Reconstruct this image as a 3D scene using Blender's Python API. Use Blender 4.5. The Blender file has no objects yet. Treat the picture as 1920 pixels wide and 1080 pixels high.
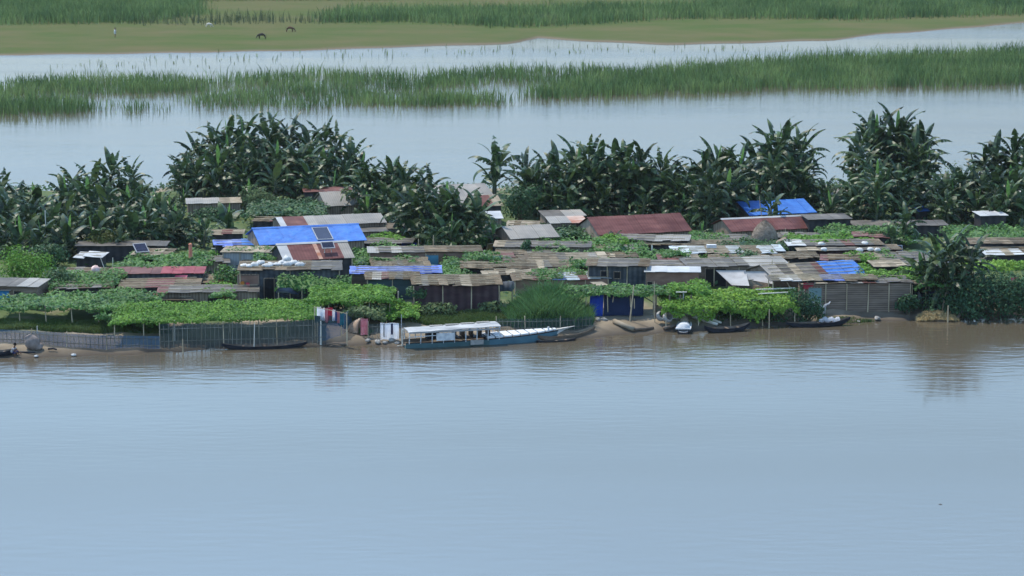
import bpy, math, random
import numpy as np
from mathutils import Vector, Matrix

random.seed(7)
NR = np.random.default_rng(7)
SC = bpy.context.scene
COL = SC.collection
rad = math.radians

# ------------------------------------------------------------------ camera
CAM_H, FPX = 35.6, 5000.0
PITCH = math.atan(845 / 5000)
cam_d = bpy.data.cameras.new("Camera")
cam = bpy.data.objects.new("Camera", cam_d)
COL.objects.link(cam)
cam.location = (0, 0, CAM_H)
cam.rotation_euler = (math.pi / 2 - PITCH, 0, 0)
cam_d.sensor_width = 36
cam_d.lens = FPX * 36 / 1920
cam_d.clip_start = 1
cam_d.clip_end = 8000
cam_d.dof.use_dof = True
cam_d.dof.focus_distance = 215
cam_d.dof.aperture_fstop = 0.7
SC.camera = cam

# ------------------------------------------------------------------ light
SUN_EL, SUN_AZ = rad(60), rad(-45)          # azimuth from +Y, negative = left
W = bpy.data.worlds.new("World")
SC.world = W
W.use_nodes = True
nt = W.node_tree
bg = nt.nodes["Background"]
sky = nt.nodes.new("ShaderNodeTexSky")
sky.sky_type = 'NISHITA'
sky.sun_disc = False
sky.sun_elevation = SUN_EL
sky.sun_rotation = SUN_AZ
sky.air_density = 1.0
sky.dust_density = 0.15
sky.ozone_density = 2.0
# sky ramp by elevation, shaped for the water's reflections: dim horizon, bright clouded band
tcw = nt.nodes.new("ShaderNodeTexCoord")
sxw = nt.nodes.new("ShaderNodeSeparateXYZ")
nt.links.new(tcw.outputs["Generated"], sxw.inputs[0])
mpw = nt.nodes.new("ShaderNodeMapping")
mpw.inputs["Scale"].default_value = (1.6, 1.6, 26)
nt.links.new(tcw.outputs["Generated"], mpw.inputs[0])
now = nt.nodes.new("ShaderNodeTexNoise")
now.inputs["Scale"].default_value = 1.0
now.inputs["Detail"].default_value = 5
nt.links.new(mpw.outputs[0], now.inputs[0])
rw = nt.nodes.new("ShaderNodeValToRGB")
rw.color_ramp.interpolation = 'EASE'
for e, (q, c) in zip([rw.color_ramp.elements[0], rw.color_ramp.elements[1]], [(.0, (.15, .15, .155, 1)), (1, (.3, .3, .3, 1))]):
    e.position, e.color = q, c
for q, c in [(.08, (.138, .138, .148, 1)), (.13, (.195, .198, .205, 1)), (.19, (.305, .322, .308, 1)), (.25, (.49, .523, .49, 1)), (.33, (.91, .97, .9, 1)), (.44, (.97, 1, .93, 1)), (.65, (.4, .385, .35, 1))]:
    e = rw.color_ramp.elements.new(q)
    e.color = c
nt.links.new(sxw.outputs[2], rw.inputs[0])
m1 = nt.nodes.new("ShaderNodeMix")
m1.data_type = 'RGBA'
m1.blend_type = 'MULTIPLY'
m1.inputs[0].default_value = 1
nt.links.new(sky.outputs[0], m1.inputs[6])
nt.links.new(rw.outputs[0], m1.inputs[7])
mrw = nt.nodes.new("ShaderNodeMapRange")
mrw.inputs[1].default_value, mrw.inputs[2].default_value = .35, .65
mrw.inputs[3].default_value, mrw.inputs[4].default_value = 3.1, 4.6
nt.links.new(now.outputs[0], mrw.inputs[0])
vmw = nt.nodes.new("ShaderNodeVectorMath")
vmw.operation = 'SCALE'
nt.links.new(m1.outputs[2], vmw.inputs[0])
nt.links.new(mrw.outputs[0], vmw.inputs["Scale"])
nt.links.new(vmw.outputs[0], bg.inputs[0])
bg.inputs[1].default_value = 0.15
sd = bpy.data.lights.new("Sun", 'SUN')
sd.energy = 4.3
sd.angle = rad(0.8)
sd.color = (1.0, 0.94, 0.83)
sun = bpy.data.objects.new("Sun", sd)
COL.objects.link(sun)
sdir = Vector((math.sin(SUN_AZ) * math.cos(SUN_EL), math.cos(SUN_AZ) * math.cos(SUN_EL), math.sin(SUN_EL)))
sun.rotation_euler = sdir.to_track_quat('Z', 'Y').to_euler()
sun.location = sdir * 300
SC.view_settings.view_transform = 'Standard'
SC.view_settings.look = 'None'
SC.view_settings.exposure = 0.4
SC.view_settings.gamma = 1.0
SC.render.engine = 'CYCLES'
SC.cycles.max_bounces = 6
SC.cycles.transparent_max_bounces = 12
SC.cycles.use_denoising = True

# ------------------------------------------------------------------ picture point -> world point
cP, sP = math.cos(PITCH), math.sin(PITCH)


def ray(px, py):
    x = (px - 960) / FPX
    y = -(py - 540) / FPX
    return Vector((x, cP + y * sP, -sP + y * cP))


def plane(px, py, z=0.0):
    d = ray(px, py)
    t = (z - CAM_H) / d.z
    return Vector((t * d.x, t * d.y, z))


def scale_at(p):
    return FPX / (p[1] * cP - (p[2] - CAM_H) * sP)


def z_at(px, py, Y):
    d = ray(px, py)
    return CAM_H + d.z * Y / d.y


SHORE = [(-1500, 680), (0, 672), (60, 672), (160, 668), (300, 660), (420, 655), (600, 650), (640, 648), (750, 652), (800, 648), (1000, 641),
         (1080, 636), (1130, 630), (1200, 628), (1260, 622), (1330, 618), (1420, 614), (1480, 611), (1600, 605), (1700, 602), (1800, 598),
         (1920, 595), (3500, 580)]
BACK = [(-1500, 358), (0, 360), (290, 361), (340, 352), (600, 350), (690, 354), (960, 357), (1250, 358), (1330, 352), (1540, 350), (1600, 348), (1760, 348), (1800, 352), (1920, 354), (3500, 350)]
_s = np.array([plane(*p)[:2] for p in SHORE])
_b = np.array([plane(*p)[:2] for p in BACK])


def gz(x, y):
    a = y - np.interp(x, _s[:, 0], _s[:, 1])
    b = np.interp(x, _b[:, 0], _b[:, 1]) - y
    t = np.minimum(a, b)
    up = 1.15 * (1 - np.exp(-np.maximum(t, 0) / 4.5))
    n = (np.sin(x * .9 + y * .31) + np.sin(x * .37 - y * .7 + 1) + np.sin(x * 1.9 + y * 1.3)) * .05 * np.clip(t / 3, 0, 1)
    return np.where(t > 0, up + n, t * .18)


def ground(px, py, dz=0.0):
    d = ray(px, py)
    ym = np.arange(150, 420, .5)
    hit = CAM_H + d.z / d.y * ym <= gz(d.x / d.y * ym, ym) + dz
    hi = float(ym[np.argmax(hit)])
    lo = hi - .5
    for _ in range(16):
        y = (lo + hi) / 2
        x = d.x / d.y * y
        if CAM_H + d.z / d.y * y > float(gz(x, y)) + dz:
            lo = y
        else:
            hi = y
    x = d.x / d.y * lo
    return Vector((x, lo, float(gz(x, lo))))


def snoise(x, y, s=0):
    return (np.sin(x * 1.3 + s) * np.sin(y * 1.7 + s * 2.1) + .6 * np.sin(x * 2.9 + y * 1.1 + s * 3) + .5 * np.sin(y * 3.7 - x * 1.9 + s)) / 2.1


# ------------------------------------------------------------------ materials
MATS = {}


def mat(name, c1, c2=None, scale=1.0, rough=.8, island=0.0, bump=0.0, stripe=None, stripe_amt=.35, spec=.07, lo=.35, hi=.65, trans=0.0,
        c3=None, coord='Object', metallic=0.0, objrand=0.0, tcol=None):
    m = bpy.data.materials.new(name)
    m.use_nodes = True
    t = m.node_tree
    N, L = t.nodes, t.links
    bs = N["Principled BSDF"]
    bs.inputs["Roughness"].default_value = rough
    bs.inputs["Specular IOR Level"].default_value = spec
    bs.inputs["Metallic"].default_value = metallic
    tc = N.new("ShaderNodeTexCoord")
    mp = N.new("ShaderNodeMapping")
    sc = scale if isinstance(scale, tuple) else (scale,) * 3
    mp.inputs["Scale"].default_value = sc
    L.new(tc.outputs[coord], mp.inputs[0])
    no = N.new("ShaderNodeTexNoise")
    no.inputs["Scale"].default_value = 1.0
    no.inputs["Detail"].default_value = 5
    no.inputs["Roughness"].default_value = .6
    L.new(mp.outputs[0], no.inputs[0])
    cr = N.new("ShaderNodeValToRGB")
    c2 = c2 or c1
    cr.color_ramp.elements[0].position = lo
    cr.color_ramp.elements[0].color = (*c1, 1)
    cr.color_ramp.elements[1].position = hi
    cr.color_ramp.elements[1].color = (*c2, 1)
    if c3:
        e = cr.color_ramp.elements.new(min(.98, hi + .12))
        e.color = (*c3, 1)
    L.new(no.outputs[0], cr.inputs[0])
    out = cr.outputs[0]
    if stripe:
        wv = N.new("ShaderNodeTexWave")
        wv.bands_direction = stripe[0]
        wv.inputs["Scale"].default_value = stripe[1]
        wv.inputs["Distortion"].default_value = stripe[2] if len(stripe) > 2 else 1.5
        wv.inputs["Detail"].default_value = 2
        L.new(tc.outputs[coord], wv.inputs[0])
        mr = N.new("ShaderNodeMapRange")
        mr.inputs[3].default_value = 1 - stripe_amt
        mr.inputs[4].default_value = 1 + stripe_amt * .5
        L.new(wv.outputs[1], mr.inputs[0])
        hv = N.new("ShaderNodeHueSaturation")
        L.new(out, hv.inputs["Color"])
        L.new(mr.outputs[0], hv.inputs["Value"])
        out = hv.outputs[0]
    if island or objrand:
        add = None
        if island:
            ge = N.new("ShaderNodeNewGeometry")
            mr = N.new("ShaderNodeMapRange")
            mr.inputs[3].default_value = 1 - island
            mr.inputs[4].default_value = 1 + island
            L.new(ge.outputs["Random Per Island"], mr.inputs[0])
            add = mr.outputs[0]
        if objrand:
            oi = N.new("ShaderNodeObjectInfo")
            mr2 = N.new("ShaderNodeMapRange")
            mr2.inputs[3].default_value = 1 - objrand
            mr2.inputs[4].default_value = 1 + objrand
            L.new(oi.outputs["Random"], mr2.inputs[0])
            if add is None:
                add = mr2.outputs[0]
            else:
                mu = N.new("ShaderNodeMath")
                mu.operation = 'MULTIPLY'
                L.new(add, mu.inputs[0])
                L.new(mr2.outputs[0], mu.inputs[1])
                add = mu.outputs[0]
        hv = N.new("ShaderNodeHueSaturation")
        L.new(out, hv.inputs["Color"])
        L.new(add, hv.inputs["Value"])
        out = hv.outputs[0]
    L.new(out, bs.inputs["Base Color"])
    if bump:
        bp = N.new("ShaderNodeBump")
        bp.inputs["Strength"].default_value = bump
        bp.inputs["Distance"].default_value = .1
        L.new(no.outputs[0], bp.inputs["Height"])
        L.new(bp.outputs[0], bs.inputs["Normal"])
    if trans:
        tr = N.new("ShaderNodeBsdfTranslucent")
        if tcol:
            tr.inputs[0].default_value = (*tcol, 1)
        else:
            L.new(out, tr.inputs[0])
        mx = N.new("ShaderNodeMixShader")
        mx.inputs[0].default_value = trans
        L.new(bs.outputs[0], mx.inputs[1])
        L.new(tr.outputs[0], mx.inputs[2])
        L.new(mx.outputs[0], N["Material Output"].inputs[0])
    MATS[name] = m
    return m


M = MATS
# roofs
mat("rust_tin", (0.0777, 0.0284, 0.027), (0.135, 0.0574, 0.0506), (.5, 1.2, 1), .6, .12, c3=(0.203, 0.115, 0.0878), stripe=('X', 1.2, .4), stripe_amt=.12)
mat("rust_old", (0.0829, 0.0351, 0.0319), (0.147, 0.0701, 0.0574), (.7, .8, 1), .65, .16, c3=(0.23, 0.166, 0.14))
mat("red_tin", (0.154, 0.0245, 0.0315), (0.238, 0.063, 0.063), 1.2, .6, .15)
mat("tin", (0.184, 0.173, 0.154), (0.268, 0.244, 0.21), (.4, .5, 1), .5, .12, stripe=("X", 1.6, .3), stripe_amt=.12, c3=(0.189, 0.129, 0.0889))
mat("tin_white", (0.276, 0.281, 0.285), (0.396, 0.396, 0.386), (.6, .6, 1), .5, .14, c3=(0.239, 0.202, 0.175))
mat("tin_old", (0.0646, 0.0581, 0.0495), (0.126, 0.113, 0.0968), (.7, .7, 1), .6, .25, c3=(0.0916, 0.0598, 0.0403))
mat("orange_tin", (.24, .1, .06), (.38, .3, .25), (.4, .8, 1), .6, .15)
mat("blue_tarp", (.016, .09, .33), (.03, .14, .43), (1.1, 1.1, 1), .5, .05, bump=1.0, spec=.3, c3=(.075, .17, .36))
mat("blue_old", (.03, .06, .28), (.16, .2, .38), (.9, .9, 1), .5, .4, c3=(.3, .32, .36))
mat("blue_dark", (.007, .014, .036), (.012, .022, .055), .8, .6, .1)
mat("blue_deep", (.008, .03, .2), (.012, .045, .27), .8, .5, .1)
mat("pink_tarp", (.42, .05, .1), (.55, .16, .2), 1.5, .6, .15)
mat("thatch", (0.0629, 0.0474, 0.0302), (0.122, 0.0945, 0.0622), (2.0, .7, 1), .9, .35, c3=(0.166, 0.13, 0.0861))
mat("plank_roof", (0.0753, 0.0576, 0.0388), (0.137, 0.11, 0.0774), (1.2, .8, 1), .85, .45, c3=(0.0538, 0.0371, 0.0231))
mat("plank_pale", (0.162, 0.136, 0.0976), (0.258, 0.218, 0.163), (1.2, .8, 1), .8, .3, c3=(0.12, 0.0884, 0.0564))
mat("plastic_sheet", (0.243, 0.261, 0.266), (0.378, 0.396, 0.396), 1.6, .4, .25, spec=.4, c3=(0.18, 0.198, 0.198))
mat("grey_tarp", (0.247, 0.24, 0.232), (0.338, 0.33, 0.323), 1.2, .7, .05, bump=.3)
mat("straw", (.26, .19, .09), (.42, .32, .16), 3, .95, .3)
mat("hay", (.15, .118, .09), (.25, .205, .16), (3, 3, 5), .95, .15, bump=.6)
# walls
mat("bamboo_mat", (0.13, 0.0979, 0.0729), (0.233, 0.177, 0.131), (.8, .8, 2.2), .9, .1, stripe=('Z', 2.6, 1.2), stripe_amt=.25)
mat("reed_wall", (0.136, 0.104, 0.0789), (0.221, 0.171, 0.131), (.5, .5, 3.0), .9, .08, stripe=('Z', 1.9, .6), stripe_amt=.35)
mat("wood_wall", (0.151, 0.11, 0.0792), (0.27, 0.21, 0.158), (4, 4, .4), .9, .15, stripe=('X', 1.4, .5), stripe_amt=.3)
mat("brick_wall", (.17, .1, .075), (.24, .15, .11), (1.2, 1.2, 3), .9, .1)
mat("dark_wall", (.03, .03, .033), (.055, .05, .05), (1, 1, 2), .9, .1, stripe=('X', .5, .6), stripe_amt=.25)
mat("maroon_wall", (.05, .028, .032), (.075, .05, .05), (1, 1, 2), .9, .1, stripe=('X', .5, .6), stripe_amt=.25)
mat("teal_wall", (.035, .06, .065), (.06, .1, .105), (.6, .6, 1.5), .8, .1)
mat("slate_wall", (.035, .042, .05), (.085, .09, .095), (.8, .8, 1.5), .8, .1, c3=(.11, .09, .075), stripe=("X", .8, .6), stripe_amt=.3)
mat("tin_wall", (.24, .25, .26), (.38, .38, .38), (3, 3, .5), .6, .1, stripe=('X', 2.4, .2), stripe_amt=.25)
mat("blue_wall", (.02, .14, .33), (.04, .2, .42), 1, .6, .05)
mat("door_teal", (.13, .2, .2), (.17, .25, .25), (1, 1, 2), .6)
mat("door_blue", (.05, .16, .23), (.09, .24, .32), (1, 1, 2), .6)
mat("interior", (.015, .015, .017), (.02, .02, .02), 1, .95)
mat("earth_pile", (.2, .165, .13), (.33, .28, .23), 1.5, .95, bump=.6)
# sticks and things
mat("bamboo", (0.281, 0.22, 0.141), (0.475, 0.39, 0.264), (2, 2, .8), .7, .25)
mat("old_bamboo", (0.108, 0.115, 0.0968), (0.184, 0.18, 0.15), (2, 2, .8), .8, .3)
mat("pinkish_cloth", (.5, .3, .27), (.7, .55, .5), 4, .8)
mat("pale_wood", (.45, .41, .34), (.62, .58, .5), (3, 3, 3), .8, .1)
mat("sack", (.38, .38, .37), (.56, .56, .54), 3, .7, .1, bump=.4)
mat("white_cloth", (.74, .75, .78), (.85, .86, .88), 2, .8, .0, trans=.7)
mat("red_cloth", (.5, .05, .08), (.62, .1, .14), 3, .85, trans=.4)
mat("pink_cloth", (.62, .22, .26), (.7, .38, .4), 3, .85, trans=.4)
mat("blue_cloth", (.06, .1, .3), (.1, .16, .4), 3, .85, trans=.4)
mat("navy_cloth", (.03, .03, .09), (.05, .05, .12), 3, .85)
mat("orange_cloth", (.55, .2, .04), (.65, .3, .08), 3, .85, trans=.4)
mat("teal_cloth", (.03, .15, .2), (.06, .24, .3), 3, .7, trans=.4)
mat("white_paint", (.42, .43, .44), (.62, .62, .61), 3, .5, .15, c3=(.3, .3, .3))
mat("canopy_sheet", (.2, .205, .21), (.42, .42, .41), (.5, 1.6, 3), .6, .05, c3=(.15, .15, .14))
mat("prow_paint", (.33, .32, .29), (.5, .49, .46), 2, .6)
mat("teal_paint", (.05, .1, .105), (.075, .14, .15), (1, 1, 2), .5)
mat("blue_paint", (.06, .13, .165), (.085, .17, .21), (1, 1, 2), .5)
mat("black_tar", (.012, .014, .02), (.03, .032, .04), (1.5, 3, 3), .5)
mat("boat_wood", (.1, .075, .055), (.17, .135, .105), (1.5, 3, 3), .75)
mat("clay", (.16, .13, .115), (.27, .225, .2), 2.2, .9, bump=.5)
mat("wicker", (.34, .235, .16), (.46, .34, .25), (3, 3, 6), .85, stripe=('Z', 5, .4), stripe_amt=.2)
mat("panel_glass", (.012, .014, .03), (.02, .022, .045), 2, .25, spec=.5)
mat("alu", (.28, .29, .3), (.36, .36, .38), 3, .45)
mat("orange_pipe", (.5, .16, .11), (.58, .24, .16), 3, .8)
mat("stone", (.2, .19, .175), (.36, .34, .31), 3, .9, bump=.5)
# foliage
mat("banana_leaf", (.014, .034, .013), (.05, .088, .03), .8, .45, .5, trans=.24, spec=.24, objrand=.3)
mat("banana_young", (.1, .2, .045), (.15, .28, .07), 1, .5, .2, trans=.35, spec=.28)
mat("banana_yellowing", (.035, .065, .02), (.075, .11, .035), .8, .45, .3, trans=.28, spec=.35)
mat("banana_dead", (.13, .09, .055), (.22, .17, .11), 2, .9, .3)
mat("banana_rib", (.12, .16, .075), (.17, .2, .1), 2, .5)
mat("banana_stem", (.07, .085, .055), (.13, .12, .08), (2, 2, .7), .7)
mat("vine_bright", (.062, .155, .022), (.145, .275, .045), .9, .6, .4, trans=.3, spec=.12)
mat("vine_mid", (.042, .115, .028), (.095, .2, .045), .5, .6, .4, trans=.28, spec=.25)
mat("vine_dark", (.025, .068, .026), (.055, .12, .04), .5, .6, .4, trans=.25, spec=.25)
mat("vine_lime", (.085, .185, .024), (.185, .31, .05), .9, .6, .4, trans=.3, spec=.12)
mat("vine_dull", (.07, .11, .045), (.13, .17, .075), .5, .6, .4, trans=.25)
mat("bush_dark", (.028, .07, .034), (.065, .13, .06), .6, .6, .45, trans=.25, spec=.08)
mat("bush_brown", (.075, .095, .03), (.12, .14, .045), .6, .6, .35, trans=.25)
mat("grass_lawn", (.06, .105, .028), (.11, .15, .05), .3, .8, .3, trans=.25)
mat("grass_tall", (.05, .12, .04), (.1, .19, .065), .4, .6, .4, trans=.25)
mat("reed", (.066, .118, .04), (.145, .21, .07), .09, .7, .45, trans=.35, lo=.4, hi=.58, c3=(.17, .2, .085))
mat("reed_dry", (0.07, 0.091, 0.042), (0.105, 0.119, 0.0595), .1, .8, .3, trans=.2)
mat("twig", (.08, .065, .045), (.12, .1, .07), 2, .9)


def ground_material():
    m = bpy.data.materials.new("island_soil")
    m.use_nodes = True
    t = m.node_tree
    N, L = t.nodes, t.links
    bs = N["Principled BSDF"]
    ge = N.new("ShaderNodeNewGeometry")
    sx = N.new("ShaderNodeSeparateXYZ")
    L.new(ge.outputs["Position"], sx.inputs[0])
    no = N.new("ShaderNodeTexNoise")
    no.inputs["Scale"].default_value = .5
    no.inputs["Detail"].default_value = 8
    L.new(ge.outputs["Position"], no.inputs[0])
    mud = N.new("ShaderNodeValToRGB")
    mud.color_ramp.elements[0].position = .35
    mud.color_ramp.elements[0].color = (.16, .13, .092, 1)
    mud.color_ramp.elements[1].position = .65
    mud.color_ramp.elements[1].color = (.26, .214, .155, 1)
    L.new(no.outputs[0], mud.inputs[0])
    wet = N.new("ShaderNodeMapRange")
    wet.inputs[1].default_value = 0.02
    wet.inputs[2].default_value = .5
    L.new(sx.outputs[2], wet.inputs[0])
    mw = N.new("ShaderNodeMix")
    mw.data_type = 'RGBA'
    mw.inputs[6].default_value = (.06, .05, .04, 1)
    L.new(wet.outputs[0], mw.inputs[0])
    L.new(mud.outputs[0], mw.inputs[7])
    gr = N.new("ShaderNodeValToRGB")
    gr.color_ramp.elements[0].color = (.05, .085, .028, 1)
    gr.color_ramp.elements[1].color = (.1, .12, .05, 1)
    L.new(no.outputs[0], gr.inputs[0])
    n2 = N.new("ShaderNodeTexNoise")
    n2.inputs["Scale"].default_value = .22
    n2.inputs["Detail"].default_value = 4
    L.new(ge.outputs["Position"], n2.inputs[0])
    ad = N.new("ShaderNodeMath")
    ad.operation = 'ADD'
    L.new(n2.outputs[0], ad.inputs[0])
    L.new(sx.outputs[2], ad.inputs[1])
    gm = N.new("ShaderNodeMapRange")
    gm.inputs[1].default_value = 1.32
    gm.inputs[2].default_value = 1.5
    L.new(ad.outputs[0], gm.inputs[0])
    mg = N.new("ShaderNodeMix")
    mg.data_type = 'RGBA'
    L.new(gm.outputs[0], mg.inputs[0])
    L.new(mw.outputs[2], mg.inputs[6])
    L.new(gr.outputs[0], mg.inputs[7])
    L.new(mg.outputs[2], bs.inputs["Base Color"])
    bs.inputs["Roughness"].default_value = .85
    bs.inputs["Specular IOR Level"].default_value = .05
    bp = N.new("ShaderNodeBump")
    bp.inputs["Strength"].default_value = .5
    bp.inputs["Distance"].default_value = .15
    L.new(no.outputs[0], bp.inputs["Height"])
    L.new(bp.outputs[0], bs.inputs["Normal"])
    return m


def water_material():
    m = bpy.data.materials.new("river_water")
    m.use_nodes = True
    t = m.node_tree
    N, L = t.nodes, t.links
    bs = N["Principled BSDF"]
    ge = N.new("ShaderNodeNewGeometry")
    bs.inputs["Base Color"].default_value = (.076, .063, .043, 1)
    bs.inputs["IOR"].default_value = 1.33
    # wind bands: calm and ruffled water side by side
    mp = N.new("ShaderNodeMapping")
    mp.inputs["Scale"].default_value = (.004, .035, 1)
    L.new(ge.outputs["Position"], mp.inputs[0])
    band = N.new("ShaderNodeTexNoise")
    band.inputs["Scale"].default_value = 1
    band.inputs["Detail"].default_value = 3
    L.new(mp.outputs[0], band.inputs[0])
    br = N.new("ShaderNodeMapRange")
    br.inputs[1].default_value = .38
    br.inputs[2].default_value = .62
    br.inputs[3].default_value = .2
    br.inputs[4].default_value = 1.3
    L.new(band.outputs[0], br.inputs[0])
    mp2 = N.new("ShaderNodeMapping")
    mp2.inputs["Scale"].default_value = (.45, 1.5, 1)
    L.new(ge.outputs["Position"], mp2.inputs[0])
    w1 = N.new("ShaderNodeTexNoise")
    w1.inputs["Scale"].default_value = 1.0
    w1.inputs["Detail"].default_value = 3
    L.new(mp2.outputs[0], w1.inputs[0])
    # the open channel runs smoother than the shallows by the bank
    syw = N.new("ShaderNodeSeparateXYZ")
    L.new(ge.outputs["Position"], syw.inputs[0])
    cal = N.new("ShaderNodeMapRange")
    cal.inputs[1].default_value, cal.inputs[2].default_value = 140, 186
    cal.inputs[3].default_value, cal.inputs[4].default_value = .3, 1.45
    L.new(syw.outputs[1], cal.inputs[0])
    mq = N.new("ShaderNodeMath")
    mq.operation = 'MULTIPLY'
    L.new(cal.outputs[0], mq.inputs[0])
    L.new(br.outputs[0], mq.inputs[1])
    mu = N.new("ShaderNodeMath")
    mu.operation = 'MULTIPLY'
    L.new(w1.outputs[0], mu.inputs[0])
    L.new(mq.outputs[0], mu.inputs[1])
    bp = N.new("ShaderNodeBump")
    bp.inputs["Strength"].default_value = 1.0
    bp.inputs["Distance"].default_value = .03
    L.new(mu.outputs[0], bp.inputs["Height"])
    L.new(bp.outputs[0], bs.inputs["Normal"])
    rr = N.new("ShaderNodeMapRange")
    rr.inputs[1].default_value = .35
    rr.inputs[2].default_value = .65
    rr.inputs[3].default_value = .05
    rr.inputs[4].default_value = .17
    L.new(band.outputs[0], rr.inputs[0])
    L.new(rr.outputs[0], bs.inputs["Roughness"])
    return m


def field_material():
    m = bpy.data.materials.new("far_pasture")
    m.use_nodes = True
    t = m.node_tree
    N, L = t.nodes, t.links
    bs = N["Principled BSDF"]
    ge = N.new("ShaderNodeNewGeometry")
    mp = N.new("ShaderNodeMapping")
    mp.inputs["Scale"].default_value = (.05, .07, 1)
    L.new(ge.outputs["Position"], mp.inputs[0])
    no = N.new("ShaderNodeTexNoise")
    no.inputs["Detail"].default_value = 8
    no.inputs["Scale"].default_value = 1
    no.inputs["Roughness"].default_value = .65
    L.new(mp.outputs[0], no.inputs[0])
    cr = N.new("ShaderNodeValToRGB")
    cr.color_ramp.elements[0].position = .36
    cr.color_ramp.elements[0].color = (.062, .088, .032, 1)
    cr.color_ramp.elements[1].position = .66
    cr.color_ramp.elements[1].color = (.102, .095, .05, 1)
    L.new(no.outputs[0], cr.inputs[0])
    sx = N.new("ShaderNodeSeparateXYZ")
    L.new(ge.outputs["Position"], sx.inputs[0])
    we = N.new("ShaderNodeMapRange")
    we.inputs[1].default_value = .02
    we.inputs[2].default_value = .3
    L.new(sx.outputs[2], we.inputs[0])
    mx = N.new("ShaderNodeMix")
    mx.data_type = 'RGBA'
    mx.inputs[6].default_value = (.15, .12, .09, 1)
    L.new(we.outputs[0], mx.inputs[0])
    L.new(cr.outputs[0], mx.inputs[7])
    L.new(mx.outputs[2], bs.inputs["Base Color"])
    bs.inputs["Roughness"].default_value = .95
    bs.inputs["Specular IOR Level"].default_value = 0.0
    return m


def net_material(name, col, cell, line):
    m = bpy.data.materials.new(name)
    m.use_nodes = True
    t = m.node_tree
    N, L = t.nodes, t.links
    bs = N["Principled BSDF"]
    bs.inputs["Base Color"].default_value = (*col, 1)
    bs.inputs["Roughness"].default_value = .7
    tc = N.new("ShaderNodeTexCoord")
    br = N.new("ShaderNodeTexBrick")
    br.offset = 0
    br.inputs["Scale"].default_value = 1
    br.inputs["Brick Width"].default_value = cell
    br.inputs["Row Height"].default_value = cell
    br.inputs["Mortar Size"].default_value = line
    br.inputs["Mortar Smooth"].default_value = 0
    L.new(tc.outputs["UV"], br.inputs[0])
    tr = N.new("ShaderNodeBsdfTransparent")
    mx = N.new("ShaderNodeMixShader")
    L.new(br.outputs["Fac"], mx.inputs[0])
    L.new(tr.outputs[0], mx.inputs[1])
    L.new(bs.outputs[0], mx.inputs[2])
    L.new(mx.outputs[0], N["Material Output"].inputs[0])
    MATS[name] = m


net_material("blue_net", (.04, .1, .17), .05, .0115)
net_material("green_net", (.014, .042, .05), .05, .0062)
M["soil"] = ground_material()
M["water"] = water_material()
M["pasture"] = field_material()


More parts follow.
